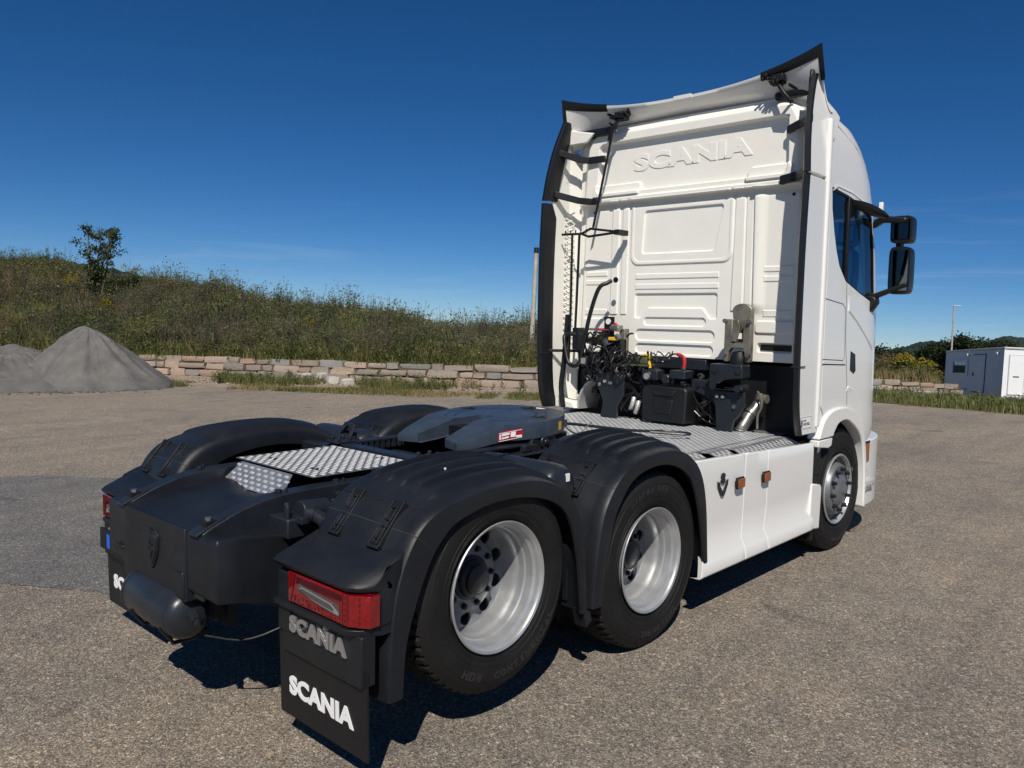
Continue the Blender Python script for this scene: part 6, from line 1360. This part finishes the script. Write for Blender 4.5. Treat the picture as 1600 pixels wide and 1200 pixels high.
patch('weeds', '', None, [(-10.8, 32), (-7.2, 35.4), 3], 'weeds_brown', [t_leafy(60, 1.35, .3, .09, k, 6, .5, .3) for k in range(3)], 150, .6, seed=5)
patch('weeds', '', None, [(-10.5, 31), (-6.4, 35), 3], 'weeds_green', [t_leafy(60, .8, .3, .09, k + 9) for k in range(3)], 220, .6, seed=6)
patch('goldenrod', 'wide goldenrod thicket with yellow tops left of the site cabin', 'plant', [(-8.35, 34.3), (-6.1, 36.4), 1.8], 'weeds_green', [t_leafy(190, 1.25, .5, .09, k + 3, 9, .8, .05) for k in range(3)], 50, .5, gold=1.25, seed=7)
# ---------------- trees beyond, hills
tl = [(1352, 552, 70, 'dark conifer-like tree against the front of the cab, first of the far tree line'), (1378, 540, 72, 'dark far tree just right of the truck front, leftmost clear of the cab'), (1402, 548, 74, 'low round tree second right of the truck front'), (1424, 546, 74, 'low round tree left of the taller pair behind the goldenrod'), (1450, 531, 70, 'full round-topped tree left of the lamp post'), (1470, 541, 73, 'lower tree filling the gap left of the lamp post'), (1497, 524, 68, 'tallest dark tree of the far line, right of the lamp post'), (1513, 530, 72, 'tree overlapping the tallest one on its right'), (1533, 530, 74, 'flat-topped tree above the cabin door'), (1561, 529, 70, 'broad round tree above the corner of the site cabin'), (1590, 538, 74, 'low tree at the right edge behind the cabin roof')]
for i, (px, py, d, lab) in enumerate(tl):
    top = at(px, py + 5, d); base = at(px, 640, d); base.z = min(base.z, gz(base.x, base.y) - math.hypot(base.x, base.y) * .02 + 1.0); base.x, base.y = top.x, top.y; base.z = top.z - 6.0
    tree('broadleaf_tree', lab, 'tree', base, 6.0, 2.1, 100 + i, 'far_leaf', 7500, .20, 2, .12, 'trees beyond the site cabin', .12)
hl = []
def hill(pts, depth, back, seed):
    top = [];
    for px, py, in pts: top.append(at(px, py, depth))
    P = hermite([tuple(p) for p in top], 120); rings = []
    for i, p in enumerate(P):
        p = Vector(p); d = Vector((p.x - cc.x, p.y - cc.y, 0)).normalized(); b = 2.2 * noise.noise(Vector((i * .35, seed, 0))) + 1.4 * noise.noise(Vector((i * 1.3, seed, 5))); rings.append([tuple(p - d * 500 + Vector((0, 0, -90 - p.z))), tuple(p - d * 300 + Vector((0, 0, -52))), tuple(p - d * 120 + Vector((0, 0, -18))), tuple(p + Vector((0, 0, b))), tuple(p + d * 200 + Vector((0, 0, -20))), tuple(p + d * 500 + Vector((0, 0, -90)))])
    o = MB().loft(rings, False, False).build('hills', 'far_hill', smooth=60, fix=False); o['kind'] = 'structure'
hill([(1200, 556), (1290, 553), (1360, 549), (1400, 544), (1425, 538), (1440, 534), (1465, 533), (1480, 536), (1500, 540), (1525, 538), (1545, 533), (1562, 527), (1582, 525), (1600, 528), (1640, 526), (1700, 540), (1800, 545)], 1000, 0, 1)
hill([(-260, 440), (-100, 425), (0, 416), (60, 410), (95, 408), (125, 411), (170, 419), (260, 440), (420, 480), (650, 520), (900, 545)], 1000, 0, 2)

# small spill of coarse pieces at the foot of the heaps and pebbles gathered on the yard
pl = []
for _ in range(700):
    a = r.uniform(0, 6.283); q = 2.0 + abs(r.normal(0, .35)); k = r.uniform(.012, .05); pl.append(((-17.85 + math.cos(a) * q * .9, 4.98 + math.sin(a) * q * .86, .01), r.uniform(0, 6), (k, k * .8, k * .6), (0, 0)))
instance('gravel', [(oc, of)], pl, 'gravel_fines')
# ------------------------------------------------------------------ pieces that can be told apart become objects of their own
def split_loose(o, new=None):
    bm = bmesh.new(); bm.from_mesh(o.data); bm.verts.ensure_lookup_table(); seen = set(); isl = []
    for v in bm.verts:
        if v.index in seen: continue
        st = [v]; seen.add(v.index); cur = []
        while st:
            q = st.pop(); cur.append(q.index)
            for e in q.link_edges:
                w = e.other_vert(q)
                if w.index not in seen: seen.add(w.index); st.append(w)
        isl.append(set(cur))
    if len(isl) < 2 or len(isl) > 60: bm.free(); return
    isl.sort(key=len, reverse=True); src = o.data
    for k, s_ in enumerate(isl):
        b2 = bm.copy(); b2.verts.ensure_lookup_table(); bmesh.ops.delete(b2, geom=[v for v in b2.verts if v.index not in s_], context='VERTS')
        me = src.copy(); b2.to_mesh(me); b2.free()
        if k == 0: o.data = me
        else:
            c = o.copy(); c.data = me; c.name = new or o.name.split('.')[0]; C.objects.link(c); c.parent = o.parent
    bm.free()
SPLIT = {'gladhand', 'saddle_bracket', 'plug', 'vent_slot', 'bolt', 'rail_bolt', 'plate_hole', 'tank_bracket', 'rail_teeth', 'bracket_hole', 'fitting', 'cross_member', 'pivot', 'mounting_rail', 'mirror_housing', 'wheel_nut', 'engine_gear', 'cast_pocket', 'tank_strap'}
REN = {'rail_teeth': 'rail_tooth', 'mirror': 'mirror_arm'}
for o in [o for o in bpy.data.objects if o.type == 'MESH' and o.parent is not None and o.get('kind') is None]:
    b = o.name.split('.')[0]
    if b in SPLIT:
        if b in REN: o.name = REN[b]
        split_loose(o)
for o in [o for o in bpy.data.objects if o.name.split('.')[0] == 'mirror']:
    n0 = set(bpy.data.objects); split_loose(o, 'mirror_arm')
    for c in set(bpy.data.objects) - n0: c.parent = o
